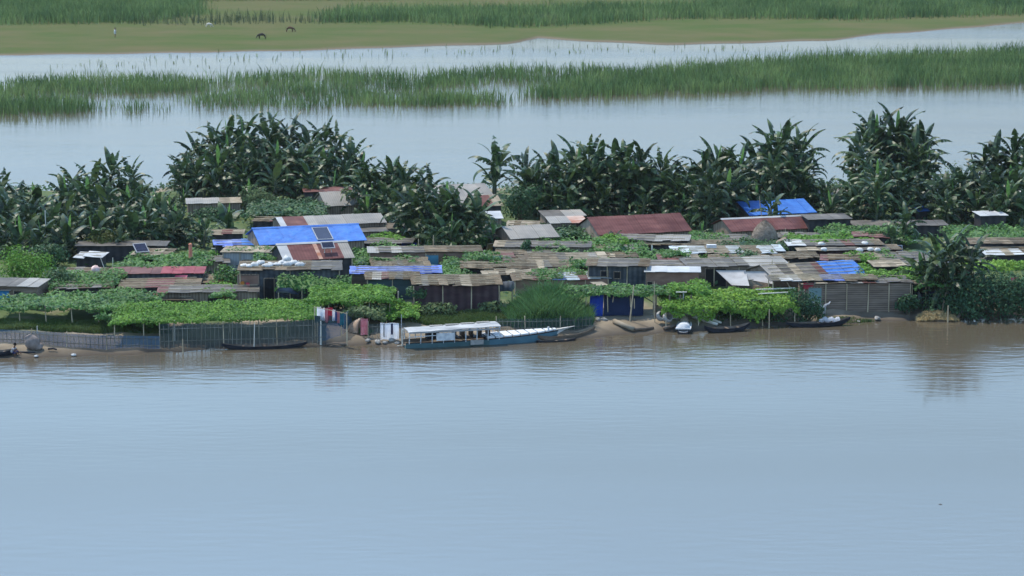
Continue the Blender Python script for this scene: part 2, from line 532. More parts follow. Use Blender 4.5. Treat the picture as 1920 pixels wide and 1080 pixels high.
# ------------------------------------------------------------------ mesh helpers
class MB:
    def __init__(self):
        self.v, self.f, self.m, self.uv = [], [], [], None

    def add(self, vs, fs, mi=0):
        o = len(self.v)
        self.v += [tuple(p) for p in vs]
        for f in fs:
            self.f.append([i + o for i in f])
            self.m.append(mi)

    def box(self, c, s, mi=0, R=None):
        x, y, z = s[0] / 2, s[1] / 2, s[2] / 2
        vs = [Vector((a * x, b * y, d * z)) for a in (-1, 1) for b in (-1, 1) for d in (-1, 1)]
        if R is not None:
            vs = [R @ p for p in vs]
        vs = [p + Vector(c) for p in vs]
        self.add(vs, [(0, 1, 3, 2), (4, 6, 7, 5), (0, 4, 5, 1), (2, 3, 7, 6), (0, 2, 6, 4), (1, 5, 7, 3)], mi)

    def hexa(self, b, t, mi=0):
        """four bottom and four top corners, same order"""
        self.add(list(b) + list(t), [(3, 2, 1, 0), (4, 5, 6, 7), (0, 1, 5, 4), (1, 2, 6, 5), (2, 3, 7, 6), (3, 0, 4, 7)], mi)

    def tube(self, p0, p1, r0, r1=None, n=6, mi=0):
        self.path([p0, p1], [r0, r1 if r1 is not None else r0], n, mi)

    def path(self, pts, rs, n=6, mi=0):
        pts = [Vector(p) for p in pts]
        rings = []
        for i, p in enumerate(pts):
            d = (pts[min(i + 1, len(pts) - 1)] - pts[max(i - 1, 0)]).normalized()
            a = d.orthogonal().normalized() if abs(d.z) > .9 else d.cross(Vector((0, 0, 1))).normalized()
            b = d.cross(a)
            rings.append([p + (a * math.cos(k * 2 * math.pi / n) + b * math.sin(k * 2 * math.pi / n)) * rs[i] for k in range(n)])
        vs = [q for r in rings for q in r]
        fs = []
        for i in range(len(pts) - 1):
            for k in range(n):
                k2 = (k + 1) % n
                fs.append((i * n + k, i * n + k2, (i + 1) * n + k2, (i + 1) * n + k))
        fs.append(tuple(range(n))[::-1])
        fs.append(tuple((len(pts) - 1) * n + k for k in range(n)))
        self.add(vs, fs, mi)

    def lump(self, c, s, seed=0, nu=10, nv=7, amp=.18, mi=0, flat=True):
        rr = random.Random(seed)
        ph = [rr.uniform(0, 6) for _ in range(4)]
        vs, fs = [], []
        for j in range(nv + 1):
            th = math.pi * j / nv
            for i in range(nu):
                a = 2 * math.pi * i / nu
                k = 1 + amp * (math.sin(2 * a + ph[0]) * math.sin(2 * th + ph[1]) + .6 * math.sin(3 * a + ph[2] + th * 2))
                z = math.cos(th) * k
                if flat and z < -.6:
                    z = -.6
                vs.append((c[0] + s[0] * math.sin(th) * math.cos(a) * k, c[1] + s[1] * math.sin(th) * math.sin(a) * k, c[2] + s[2] * z))
        for j in range(nv):
            for i in range(nu):
                i2 = (i + 1) % nu
                fs.append((j * nu + i, (j + 1) * nu + i, (j + 1) * nu + i2, j * nu + i2))
        self.add(vs, fs, mi)

    def build(self, name, mats, parent=None, loc=None, rz=0, smooth=False):
        me = bpy.data.meshes.new(name)
        me.from_pydata(self.v, [], self.f)
        mats = [mats] if isinstance(mats, str) else mats
        for k in mats:
            me.materials.append(M[k])
        me.polygons.foreach_set("material_index", self.m)
        if smooth:
            me.polygons.foreach_set("use_smooth", [True] * len(self.f))
        me.update()
        o = bpy.data.objects.new(name, me)
        COL.objects.link(o)
        if parent:
            o.parent = parent
        if loc is not None:
            o.location = loc
            o.rotation_euler.z = rz
        return o


def np_mesh(name, V, Q, mats, parent=None, loc=None, tri=False, mi=None, smooth=False):
    """fast mesh from numpy: V (n,3), Q (m,4) or (m,3)"""
    k = Q.shape[1]
    me = bpy.data.meshes.new(name)
    me.vertices.add(len(V))
    me.vertices.foreach_set("co", V.astype(np.float32).ravel())
    me.loops.add(Q.size)
    me.loops.foreach_set("vertex_index", Q.astype(np.int32).ravel())
    me.polygons.add(len(Q))
    me.polygons.foreach_set("loop_start", np.arange(0, Q.size, k, dtype=np.int32))
    mats = [mats] if isinstance(mats, str) else mats
    for q in mats:
        me.materials.append(M[q])
    if mi is not None:
        me.polygons.foreach_set("material_index", mi.astype(np.int32))
    if smooth:
        me.polygons.foreach_set("use_smooth", np.ones(len(Q), dtype=bool))
    me.update(calc_edges=True)
    me.validate()
    o = bpy.data.objects.new(name, me)
    COL.objects.link(o)
    if parent:
        o.parent = parent
    if loc is not None:
        o.location = loc
    return o


def tag(o, label, cat, group=None, kind=None):
    if label:
        o['label'] = label
    if cat:
        o['category'] = cat
    if group:
        o['group'] = group
    if kind:
        o['kind'] = kind
    return o


def thing(name, label, cat, loc, rz=0, group=None):
    o = bpy.data.objects.new(name, None)
    o.empty_display_size = .3
    COL.objects.link(o)
    o.location = loc
    o.rotation_euler.z = rz
    return tag(o, label, cat, group)


def leaf_quads(P, Nrm, size, aspect=.6):
    """diamond leaves at P facing Nrm"""
    n = len(P)
    r = NR.normal(size=(n, 3))
    u = np.cross(Nrm, r)
    u /= np.linalg.norm(u, axis=1)[:, None] + 1e-9
    w = np.cross(Nrm, u)
    w /= np.linalg.norm(w, axis=1)[:, None] + 1e-9
    s = (size * NR.uniform(.6, 1.3, n))[:, None]
    V = np.empty((n, 4, 3))
    V[:, 0] = P - u * s * .5
    V[:, 1] = P - w * s * .5 * aspect + u * s * .05
    V[:, 2] = P + u * s * .6
    V[:, 3] = P + w * s * .5 * aspect + u * s * .05
    return V.reshape(-1, 3), np.arange(n * 4).reshape(n, 4)


def blades(P, h, width, lean=.25, bend=.3, seed=0):
    """grass blades, base at P (n,3): one quad and a tip"""
    n = len(P)
    a = NR.uniform(0, 2 * np.pi, n)
    hh = h * NR.uniform(.6, 1.15, n)
    side = np.stack([np.cos(a), np.sin(a), np.zeros(n)], 1)
    b = NR.uniform(0, 2 * np.pi, n)
    ld = np.stack([np.cos(b), np.sin(b), np.zeros(n)], 1)
    l1 = lean * NR.uniform(0, 1, n)[:, None]
    up = np.array([0, 0, 1.0])
    mid = P + (up * .6 + ld * l1 * .45) * hh[:, None]
    tip = P + (up + ld * (l1 + bend * NR.uniform(0, 1, n)[:, None])) * hh[:, None]
    w = (width * NR.uniform(.7, 1.3, n))[:, None]
    V = np.empty((n, 6, 3))
    V[:, 0] = P - side * w * .5
    V[:, 1] = P + side * w * .5
    V[:, 2] = mid - side * w * .45
    V[:, 3] = mid + side * w * .45
    V[:, 4] = tip - side * w * .08
    V[:, 5] = tip + side * w * .08
    k = np.arange(n)[:, None] * 6
    Q = np.concatenate([k + [0, 1, 3, 2], k + [2, 3, 5, 4]], 0)
    return V.reshape(-1, 3), Q


# ------------------------------------------------------------------ setting: water, island, far pasture
mb = MB()
mb.add([(-2500, -300, 0), (2500, -300, 0), (2500, 3000, 0), (-2500, 3000, 0)], [(0, 1, 2, 3)])
tag(mb.build("river_water", "water"), None, None, kind="structure")

xs = np.concatenate([np.linspace(-260, -70, 30), np.linspace(-68, 68, 190), np.linspace(70, 260, 30)])
vv = np.concatenate([np.linspace(-6, 0, 7), np.linspace(.4, 16, 36), np.linspace(17, 100, 60)]) / 100
sy = np.interp(xs, _s[:, 0], _s[:, 1])
by = np.interp(xs, _b[:, 0], _b[:, 1])
X = np.repeat(xs[:, None], len(vv), 1)
rag = (np.sin(xs * 1.7) + np.sin(xs * .63 + 2) + .7 * np.sin(xs * 4.1)) * .25
Y = sy[:, None] + (by - sy)[:, None] * np.concatenate([vv, [1.04]])[None, :][:, :len(vv)] + rag[:, None] * np.clip(1 - vv / .1, 0, 1)[None, :]
Z = gz(X, Y - rag[:, None] * np.clip(1 - vv / .1, 0, 1)[None, :])
V = np.stack([X, Y, Z], 2).reshape(-1, 3)
a, b = len(xs), len(vv)
I = np.arange(a * b).reshape(a, b)
Q = np.stack([I[:-1, :-1], I[1:, :-1], I[1:, 1:], I[:-1, 1:]], 2).reshape(-1, 4)
tag(np_mesh("island_ground", V, Q, "soil", smooth=True), None, None, kind="structure")

FAR = [(-2500, 118), (-200, 110), (0, 104), (200, 100), (350, 99), (520, 97), (640, 92), (760, 86), (960, 82), (1010, 72), (1100, 77), (1250, 82), (1400, 80),
       (1560, 76), (1650, 64), (1780, 54), (1920, 44), (2400, 20), (4000, -30)]
_f = np.array([plane(*p)[:2] for p in FAR])
xs = np.concatenate([np.linspace(-2400, -160, 20), np.linspace(-150, 150, 160), np.linspace(160, 2400, 20)])
dd = np.array([-8, -2, 0, .5, 1.5, 3, 6, 12, 25, 50, 100, 200, 400, 800, 1600, 2300])
fy = np.interp(xs, _f[:, 0], _f[:, 1]) + np.sin(xs * .4) * .7 + np.sin(xs * .13 + 1) * 1.2
X = np.repeat(xs[:, None], len(dd), 1)
Y = np.minimum(fy[:, None] + dd[None, :], 2990 + dd[None, :] * .001)
Z = np.repeat(np.interp(dd, [-8, 0, 1.5, 6, 50], [-.8, -.02, .25, .4, .5])[None, :], len(xs), 0)
V = np.stack([X, Y, Z], 2).reshape(-1, 3)
a, b = len(xs), len(dd)
I = np.arange(a * b).reshape(a, b)
Q = np.stack([I[:-1, :-1], I[1:, :-1], I[1:, 1:], I[:-1, 1:]], 2).reshape(-1, 4)
tag(np_mesh("far_field_ground", V, Q, "pasture", smooth=True), None, None, kind="structure")


def far_z(x, y):
    return np.interp(y - np.interp(x, _f[:, 0], _f[:, 1]), [-8, 0, 1.5, 6, 50], [-.1, 0, .25, .4, .5])


def in_poly(x, y, poly):
    inside = np.zeros(len(x), bool)
    n = len(poly)
    for i in range(n):
        x0, y0 = poly[i]
        x1, y1 = poly[(i + 1) % n]
        c = ((y0 > y) != (y1 > y)) & (x < (x1 - x0) * (y - y0) / (y1 - y0 + 1e-12) + x0)
        inside ^= c
    return inside


def reed_bed(name, pts, dens, h, width=.09, m="reed", patch=.1, label=None, hvar=.35, z0=None):
    poly = np.array([plane(*p)[:2] for p in pts])
    lo, hi = poly.min(0), poly.max(0)
    n = int((hi - lo).prod() * dens)
    x = NR.uniform(lo[0], hi[0], n)
    y = NR.uniform(lo[1], hi[1], n)
    k = in_poly(x, y, poly)
    sd0 = pts[0][0] * .01 + len(pts)
    k &= (snoise(x * .3, y * .13, sd0) + .6 * snoise(x * .9, y * .3, sd0 + 4) + NR.normal(0, .2, n)) > -1.3 + patch * 3
    x, y = x[k], y[k]
    y = y + (3.2 * snoise(x * .35, x * .11, sd0) + 2 * snoise(x * 1.3, x * .4, sd0 + 1)) * (1 if z0 is None else .6) + NR.normal(0, 1.2, len(x))
    x = x + NR.normal(0, 1.8, len(x))
    y = y + NR.normal(0, 2.2, len(x))
    z = np.full(len(x), -.1) if z0 is None else far_z(x, y) - .05
    hh = h * NR.uniform(.55, 1.05, len(x)) * (1 + hvar * snoise(x * .25, y * .3, 3))
    V, Q = blades(np.stack([x, y, z], 1), hh, width, .28, .25)
    return tag(np_mesh(name, V, Q, m), label, "reeds", kind="stuff")


reed_bed("marsh_reeds", [(-60, 170), (40, 155), (180, 150), (330, 150), (420, 158), (420, 172), (250, 176), (100, 180), (-60, 186)], 10, 1.8, patch=.38, label="reed bed at the left of the marsh, behind its nearest tuft")
reed_bed("marsh_reeds", [(-60, 195), (90, 192), (160, 198), (170, 212), (60, 214), (-60, 214)], 10, 1.9, label="nearest low reed tuft at the left edge of the marsh")
reed_bed("marsh_reeds", [(315, 195), (330, 180), (400, 182), (440, 165), (430, 145), (560, 138), (700, 140), (850, 146), (860, 165), (700, 175), (740, 195), (600, 203), (400, 204)], 10, 1.85, patch=.5, label="broad reed bed in the middle behind the tallest palm like clump")
reed_bed("marsh_reeds", [(690, 196), (760, 186), (880, 182), (925, 186), (935, 194), (820, 198)], 10, 2.0, label="thin reed strip in open water at the centre of the marsh")
reed_bed("marsh_reeds", [(790, 142), (960, 132), (1100, 132), (1190, 138), (1020, 154), (940, 160), (810, 160)], 9, 1.8, patch=.44, label="short reeds with water gaps in the middle of the marsh")
reed_bed("marsh_reeds", [(235, 205), (255, 200), (285, 203), (280, 211), (245, 211)], 8, 1.6, patch=0, label="single small reed tuft in open water at the left")
reed_bed("marsh_reeds", [(990, 183), (1020, 165), (1110, 150), (1250, 134), (1420, 122), (1540, 112), (1700, 108), (1980, 98), (1980, 158), (1800, 162), (1640, 163), (1500, 166), (1350, 173), (1180, 178), (1090, 184)], 9, 2.1, patch=.26, hvar=.45, label="largest dark green reed bed at the right of the marsh")
reed_bed("far_reeds", [(-200, 52), (120, 50), (260, 48), (370, 34), (350, -20), (-200, -40)], 5, 2.6, .12, patch=.16, label="dark tall reeds at the far left edge of the pasture", z0=1)
reed_bed("far_reeds", [(250, 48), (440, 40), (620, 44), (640, 48), (450, 50), (300, 54)], 1.2, 2.2, .13, patch=.3, m="reed_dry", label="sparse pale reeds between the grazing cattle", z0=1)
reed_bed("far_reeds", [(600, 48), (760, 46), (960, 56), (1120, 50), (1250, 40), (1420, 40), (1600, 42), (1980, 30), (1980, 8), (1500, 14), (1200, 20), (900, 26), (640, 28)], 4.5, 2.4, .12, patch=.08, label="long pale green reed band across the far pasture", z0=1)
reed_bed("far_reeds", [(1320, 26), (1980, 22), (1980, -20), (1350, -10)], 4, 2.6, .13, label="darker reed mass at the far right behind the pasture", z0=1)
reed_bed("far_reeds", [(300, 6), (700, 4), (1000, -4), (1000, -30), (300, -30)], 4, 3.2, .14, label="dark reed line along the far end of the pasture", z0=1)
reed_bed("water_weeds", [(60, 122), (300, 106), (600, 98), (960, 88), (1100, 86), (1500, 84), (1500, 96), (1000, 100), (600, 112), (200, 130)], .14, .9, .12, patch=.25, label="sparse weed tips standing in the far channel")

# short turf over the pasture near its shore
P = np.array([plane(*p)[:2] for p in [(-100, 98), (300, 96), (560, 92), (800, 80), (1000, 68), (1300, 70), (1560, 66), (1900, 40), (1900, 36), (1300, 50), (600, 50), (-100, 54)]])


# ------------------------------------------------------------------ huts
def hut(name, label, xl, xr, ye, yt, zw=2.0, d=4.0, yaw=8, style='shed', roof=(("tin_old", 1),), wall="bamboo_mat", oh=.25, ragged=0.0,
        battens=0, doors=(), windows=(), posts=0, front=True, ridge=None, sides=True, cat="hut", pw=.85, group=None, walls=True):
    xc = (xl + xr) / 2
    g = ground(xc, ye, zw)
    C = Vector((g.x, g.y, g.z + zw))
    s = scale_at(C)
    ya = rad(yaw)
    Wd = (xr - xl) / s / math.cos(ya)
    D = d / 2 if style == 'gable' else d
    R = C + Vector((-math.sin(ya), math.cos(ya), 0)) * D
    rise = z_at(xc, yt, R.y) - C.z
    rise = max(.06, min(rise, 2.2))
    t = thing(name, label, cat, (g.x, g.y, g.z), ya, group)
    rr = random.Random(int(xl * 7 + ye * 13))
    ragged = ragged * 1.25
    battens = battens + (2 if ragged else 0)
    # roof ---------------------------------------------------------------
    mats = []
    for k, _ in roof:
        if k not in mats:
            mats.append(k)
    tot = sum(q for _, q in roof)
    mb = MB()
    x = -Wd / 2
    th = .035
    slopes = [(0.0, D, 0.0, rise)] + ([(2 * D, D, 0.0, rise)] if style == 'gable' else [])
    segs = []
    for k, q in roof:
        w = q / tot * Wd
        n = max(1, round(w / pw))
        for _ in range(n):
            kk = k
            if ragged and k not in ('blue_tarp', 'blue_old') and rr.random() < .22:
                kk = rr.choice(['plank_pale', 'tin_old', 'rust_old', 'thatch', 'plank_roof', 'tin'])
            if kk not in mats:
                mats.append(kk)
            segs.append((x, x + w / n, mats.index(kk)))
            x += w / n
    for (ya0, ya1, z0, z1) in slopes:
        for si, (xa, xb, mi) in enumerate(segs):
            j = ragged
            e0 = rr.uniform(-j * 1.5, j) * (1 if ya1 > ya0 else -1)
            dz = rr.uniform(0, .012) + (si % 2) * .018 + rr.uniform(0, j * .22)
            t0, t1 = rr.uniform(-j, j) * .2, rr.uniform(-j, j) * .2
            rows = 2 if j > .12 and D > 1.6 else 1
            for r in range(rows):
                fa, fb = r / rows, (r + 1) / rows + (.06 if r < rows - 1 else 0)
                yy0 = ya0 + (ya1 - ya0) * fa + (e0 if r == 0 else 0)
                yy1 = ya0 + (ya1 - ya0) * min(fb, 1)
                zz0 = zw + rise * fa + dz - r * .03 + rr.uniform(-j, j) * .15
                zz1 = zw + rise * min(fb, 1) + dz
                sk = rr.uniform(-j, j) * .35
                xo = .02 + j * .15
                bt = [(xa - xo + sk, yy0, zz0 + t0), (xb + xo + sk, yy0, zz0 + t1), (xb + xo, yy1, zz1 + t1 * .5), (xa - xo, yy1, zz1 + t0 * .5)]
                if ya1 < ya0:
                    bt = [bt[1], bt[0], bt[3], bt[2]]
                mb.hexa(bt, [(p[0], p[1], p[2] + th) for p in bt], mi)
    rf = mb.build("roof", mats, t)
    if style == 'gable' and ridge:
        m2 = MB()
        m2.hexa([(-Wd / 2 - .05, D - .22, zw + rise + .0), (Wd / 2 + .05, D - .22, zw + rise + .0), (Wd / 2 + .05, D + .22, zw + rise), (-Wd / 2 - .05, D + .22, zw + rise)],
                [(-Wd / 2 - .05, D - .03, zw + rise + .11), (Wd / 2 + .05, D - .03, zw + rise + .11), (Wd / 2 + .05, D + .03, zw + rise + .11), (-Wd / 2 - .05, D + .03, zw + rise + .11)])
        m2.build("ridge_cap", ridge, rf)
    for k in range(battens):
        m2 = MB()
        f = (k + .5) / battens
        a = rr.uniform(-.05, .05)
        m2.tube((-Wd / 2 * rr.uniform(.85, 1.02), D * (f + a), zw + rise * (f + a) + .13), (Wd / 2 * rr.uniform(.85, 1.02), D * (f - a), zw + rise * (f - a) + .13), .035, .025)
        m2.build("batten", "bamboo", rf)
    # walls ---------------------------------------------------------------
    hw = Wd / 2 - oh * .6
    y0, y1 = oh, (2 * D if style == 'gable' else D) - oh
    zb = -.45

    def ztop(y):
        if style == 'gable':
            return zw + rise * (1 - abs(y - D) / D) - .03
        return zw + rise * y / D - .03
    if walls:
        mb = MB()
        T = .05
        if front:
            mb.hexa([(-hw, y0, zb), (hw, y0, zb), (hw, y0 + T, zb), (-hw, y0 + T, zb)], [(-hw, y0, ztop(y0)), (hw, y0, ztop(y0)), (hw, y0 + T, ztop(y0)), (-hw, y0 + T, ztop(y0))])
        mb.hexa([(-hw, y1 - T, zb), (hw, y1 - T, zb), (hw, y1, zb), (-hw, y1, zb)], [(-hw, y1 - T, ztop(y1)), (hw, y1 - T, ztop(y1)), (hw, y1, ztop(y1)), (-hw, y1, ztop(y1))])
        if sides:
            for sg in (-1, 1):
                prof = [(y0 + T + .002, zb), (y1 - T - .002, zb), (y1 - T - .002, ztop(y1))] + ([(D, ztop(D))] if style == 'gable' else []) + [(y0 + T + .002, ztop(y0))]
                xo, xi = sg * hw, sg * (hw - T)
                n = len(prof)
                vs = [(xo, p[0], p[1]) for p in prof] + [(xi, p[0], p[1]) for p in prof]
                fs = [tuple(range(n)), tuple(range(2 * n - 1, n - 1, -1))] + [(i, i + n, (i + 1) % n + n, (i + 1) % n) for i in range(n)]
                mb.add(vs, fs)
        mb.build("wall", wall, t)
    else:
        posts = posts or 3
    for k in range(posts):
        xx = -hw + .05 + (2 * hw - .1) * k / max(1, posts - 1)
        m2 = MB()
        m2.tube((xx, y0 - .05, zb), (xx + rr.uniform(-.05, .05), y0 - .05, zw - .02), .05, .04)
        m2.build("post", "bamboo", t)
        if not walls:
            m2 = MB()
            m2.tube((xx, y1 + .05, zb), (xx, y1 + .05, ztop(y1)), .05, .04)
            m2.build("post", "bamboo", t)
    for (fx, w, h, mk) in doors:
        m2 = MB()
        cx = -Wd / 2 + fx * Wd
        m2.box((cx, y0 - .03, h / 2 - .1), (w, .04, h))
        dr = m2.build("door", mk, t)
        m3 = MB()
        for sg in (-1, 1):
            m3.box((cx + sg * (w / 2 + .04), y0 - .03, h / 2 - .06), (.07, .06, h + .08))
        m3.box((cx, y0 - .03, h - .02), (w + .01, .06, .07))
        m3.build("frame", "wood_wall", dr)
    for (fx, z, w, h) in windows:
        m2 = MB()
        cx = -Wd / 2 + fx * Wd
        m2.box((cx, y0 - .012, z), (w, .02, h))
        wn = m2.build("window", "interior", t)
        m3 = MB()
        for sg in (-1, 1):
            m3.box((cx + sg * w / 2, y0 - .03, z), (.05, .05, h))
            m3.box((cx, y0 - .03, z + sg * (h / 2 + .025)), (w + .05, .05, .05))
        m3.build("frame", "wood_wall", wn)
    t['roof_rise'] = rise
    return t, Wd, D, rise, zw


def roof_spot(h, fx, fy):
    """a world point on a hut's roof: fx across, fy up the front slope"""
    t, Wd, D, rise, zw = h
    c, s_ = math.cos(t.rotation_euler.z), math.sin(t.rotation_euler.z)
    x, y = -Wd / 2 + fx * Wd, fy * D
    return Vector((t.location.x + x * c - y * s_, t.location.y + x * s_ + y * c, t.location.z + zw + rise * fy + .06)), math.atan2(rise, D)


H = {}
# --- far rows
H['white_far'] = hut("hut", "low white roofed hut at far left with small solar panel in front", 350, 453, 382, 373, 1.1, 3.5, roof=(("tin", .6), ("plank_pale", .4)), wall="wood_wall")
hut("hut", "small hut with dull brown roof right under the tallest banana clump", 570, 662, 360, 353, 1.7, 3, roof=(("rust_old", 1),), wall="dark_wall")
hut("house", "pale grey tin house right under the tallest banana clump", 612, 692, 386, 359, 1.2, 5, 18, 'gable', (("tin", 1),), "wood_wall")
hut("house", "wide pale grey roofed house left of the lone banana plant", 790, 925, 369, 347, 1.2, 6, 17, 'gable', (("tin", 1),), "wood_wall")
hut("hut", "hut with faded brown and grey roof below the lone banana plant", 862, 944, 388, 367, 1.6, 4, 17, 'gable', (("tin", .3), ("rust_old", .5), ("plank_pale", .2)), "dark_wall")
hut("shed", "small pale sheet roofed shed left of the round dark green tree", 900, 944, 411, 397, 1.2, 2.2, roof=(("tin_white", 1),), wall="wood_wall")
hut("hut", "flat pale grey upper roof behind the orange streaked tin roof", 1020, 1100, 406, 395, 1.5, 3.5, roof=(("tin_old", .5), ("tin", .5)), wall="wood_wall")
hut("hut", "hut with orange streaked white tin roof beside the long maroon house", 1032, 1104, 419, 406, 1.4, 3.2, roof=(("tin", .55), ("orange_tin", .45)), wall="wood_wall")
H['blue_far'] = hut("house", "bright blue tarpaulin roofed house behind the hay stack", 1404, 1534, 402, 376, .9, 6, 18, 'gable', (("blue_tarp", 1),), "wood_wall")
hut("hut", "pale white roof showing left of the tallest right hand banana clump", 1536, 1612, 375, 354, .9, 4, 17, 'gable', (("tin", 1),), "dark_wall")
hut("hut", "white roofed hut showing between two right hand banana clumps", 1728, 1800, 370, 354, .9, 4, roof=(("tin", 1),), wall="dark_wall")
hut("hut", "white roof peeping through leaves at the far right edge", 1880, 1935, 372, 352, 1.8, 4, roof=(("tin_white", 1),), wall="dark_wall")
hut("hut", "little blue tarpaulin roof between right hand banana plants", 1716, 1744, 397, 386, 1.0, 2.5, 18, 'gable', (("blue_tarp", 1),), "dark_wall")
hut("hut", "low white sheet roof behind the front right banana clump", 1838, 1892, 405, 396, 1.5, 2.5, roof=(("tin_white", 1),), wall="dark_wall")
hut("hut", "low brown roofed hut right of the far blue roof", 1515, 1600, 412, 406, 1.5, 3, roof=(("tin_old", 1),), wall="dark_wall")
hut("hut", "long low dark roofed hut under the right hand clumps", 1600, 1780, 424, 418, .8, 3, 2, roof=(("tin_old", 1),), wall="dark_wall")

# --- middle rows
H['long_grey'] = hut("house", "long pale grey tin house with rusty left end", 530, 724, 422, 404, 1.7, 4.5, 17, 'gable', (("tin_white", .06), ("rust_old", .2), ("tin", .74)), "wood_wall")
H['blue'] = hut("house", "long bright blue tarpaulin roofed house with solar panel", 490, 686, 456, 425, 1.7, 6, 17, 'gable', (("blue_tarp", 1),), "wood_wall", ridge="blue_tarp", pw=2.4)
H['rust'] = hut("house", "rust brown tin house with white strip and raised solar panel", 534, 664, 487, 456, 1.6, 5, 18, 'gable', (("tin_white", .14), ("rust_tin", .36), ("orange_tin", .05), ("rust_tin", .3), ("tin", .15)), "dark_wall", ridge="tin_white", posts=4)
H['maroon'] = hut("house", "long maroon tin roofed house with dark wooden gable", 1122, 1300, 438, 404, 1.1, 6, 18, 'gable', (("rust_tin", 1),), "wood_wall", windows=((.3, .6, .7, .45), (.6, .6, .7, .45)))
H['maroon2'] = hut("house", "shorter maroon tin roofed house behind the hay stack", 1370, 1532, 432, 408, .75, 5, 17, 'gable', (("rust_tin", 1),), "wood_wall", ridge="tin_white", windows=((.75, .35, .6, .4),))
hut("hut", "pale grey tin roofed hut beside the split leafed banana plant", 958, 1050, 447, 423, 1.4, 5, 18, 'gable', (("tin", 1),), "wood_wall")
hut("shed", "narrow grey shed roof right of the long grey house", 676, 742, 435, 427, 1.3, 2.6, roof=(("tin_old", 1),), wall="wood_wall")
hut("shed", "small weathered lean to beside the middle left banana clump", 728, 782, 430, 419, 1.6, 3, roof=(("plank_roof", 1),), wall="wood_wall")
hut("shed", "low faded blue sheet shelter left of the long blue house", 402, 478, 461, 453, 1.3, 2.8, roof=(("blue_old", .7), ("blue_tarp", .3)), wall="dark_wall", ragged=.15)
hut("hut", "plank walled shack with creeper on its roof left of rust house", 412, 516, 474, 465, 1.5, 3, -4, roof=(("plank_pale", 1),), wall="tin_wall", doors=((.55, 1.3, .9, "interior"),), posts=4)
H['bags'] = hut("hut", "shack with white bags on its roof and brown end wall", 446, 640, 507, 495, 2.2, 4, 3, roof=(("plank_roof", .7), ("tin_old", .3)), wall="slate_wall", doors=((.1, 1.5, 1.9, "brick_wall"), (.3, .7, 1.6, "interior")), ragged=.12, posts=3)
hut("hut", "long brick hut with blue shutter behind the faded blue roof", 690, 905, 474, 469, 1.45, 3, 4, roof=(("tin_old", .5), ("plank_roof", .5)), wall="brick_wall", doors=((.56, 1.0, 1.3, "door_blue"),), posts=3, ragged=.08)
hut("shed", "low dark shed between the blue house and brick hut", 676, 772, 457, 451, 1.0, 2.5, -4, roof=(("tin_old", 1),), wall="dark_wall", ragged=.1)
hut("shed", "grey bamboo pole roof left of the two upright bamboo poles", 698, 806, 501, 488, 1.0, 4, 5, roof=(("thatch", 1),), wall="dark_wall", ragged=.3, battens=5, pw=.4)
hut("shed", "flat shed under faded striped blue tarpaulin", 655, 828, 515, 503, 1.4, 3.5, 2, roof=(("blue_old", 1),), wall="bamboo_mat", ragged=.18, battens=2, pw=.7)
hut("hut", "slat walled hut behind the narrow conifer like shrub", 925, 1108, 464, 459, 1.2, 3, -3, roof=(("tin_old", 1),), wall="wood_wall", ragged=.08)
hut("shed", "layered grey plank roof left of the narrow conifer like shrub", 932, 1045, 477, 464, 1.0, 3.5, 3, roof=(("plank_roof", .6), ("tin_old", .4)), wall="dark_wall", ragged=.22, battens=2, pw=.6)
hut("shed", "long layered plank roof right of the conifer like shrub", 988, 1140, 491, 478, 1.1, 4, 3, roof=(("plank_roof", .5), ("plank_pale", .5)), wall="dark_wall", ragged=.22, battens=3, pw=.7)
hut("shed", "long ragged bamboo roof in the centre behind the grey barrel tarp", 865, 1078, 503, 493, 1.0, 3.4, 3, roof=(("thatch", .6), ("plank_roof", .4)), wall="dark_wall", ragged=.2, battens=3, pw=.6)
hut("shed", "pale plank roof with gaps behind the tall grass clump", 905, 1070, 516, 504, .9, 3.4, 3, roof=(("plank_pale", .55), ("thatch", .45)), wall="dark_wall", ragged=.24, battens=2, pw=.6)
hut("hut", "low brown fence walled hut right behind the tall grass clump", 962, 1146, 525, 516, 1.1, 3, 4, roof=(("plank_roof", .4), ("blue_old", .15), ("plastic_sheet", .45)), wall="brick_wall", ragged=.2, battens=2, posts=5)
hut("hut", "slate dark hut above the front creeper roof", 1098, 1216, 500, 488, 1.9, 3.6, -5, roof=(("tin_old", 1),), wall="slate_wall", ragged=.1, windows=((.3, 1.2, .6, .6), (.5, 1.2, .5, .5)), posts=4)
hut("hut", "grey roofed hut behind the small white tin roofed one", 1200, 1306, 503, 490, 1.5, 3.4, -5, roof=(("tin_old", 1),), wall="wood_wall", ragged=.1)
hut("hut", "small brown walled hut with bright white tin roof", 1208, 1314, 511, 501, 1.75, 2.4, -3, roof=(("tin_white", 1),), wall="brick_wall", windows=((.1, .8, .4, .35),))
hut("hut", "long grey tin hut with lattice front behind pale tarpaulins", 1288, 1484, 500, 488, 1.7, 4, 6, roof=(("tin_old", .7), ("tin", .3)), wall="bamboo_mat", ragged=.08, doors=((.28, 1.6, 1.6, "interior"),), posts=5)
hut("hut", "patchwork roofed hut with bright blue sheet at its right end", 1446, 1628, 518, 493, 1.6, 5, 18, 'gable', (("tin", .16), ("plank_roof", .2), ("tin_old", .16), ("rust_old", .08), ("blue_tarp", .38)), "bamboo_mat", ragged=.08, battens=2)
hut("shed", "low slatted lean to roof just below the bright blue sheet", 1444, 1648, 527, 519, 2.2, 2.2, 4, roof=(("tin_white", .3), ("plank_pale", .2), ("blue_old", .2), ("plank_roof", .3)), wall="dark_wall", ragged=.15, battens=3, walls=False, posts=4)
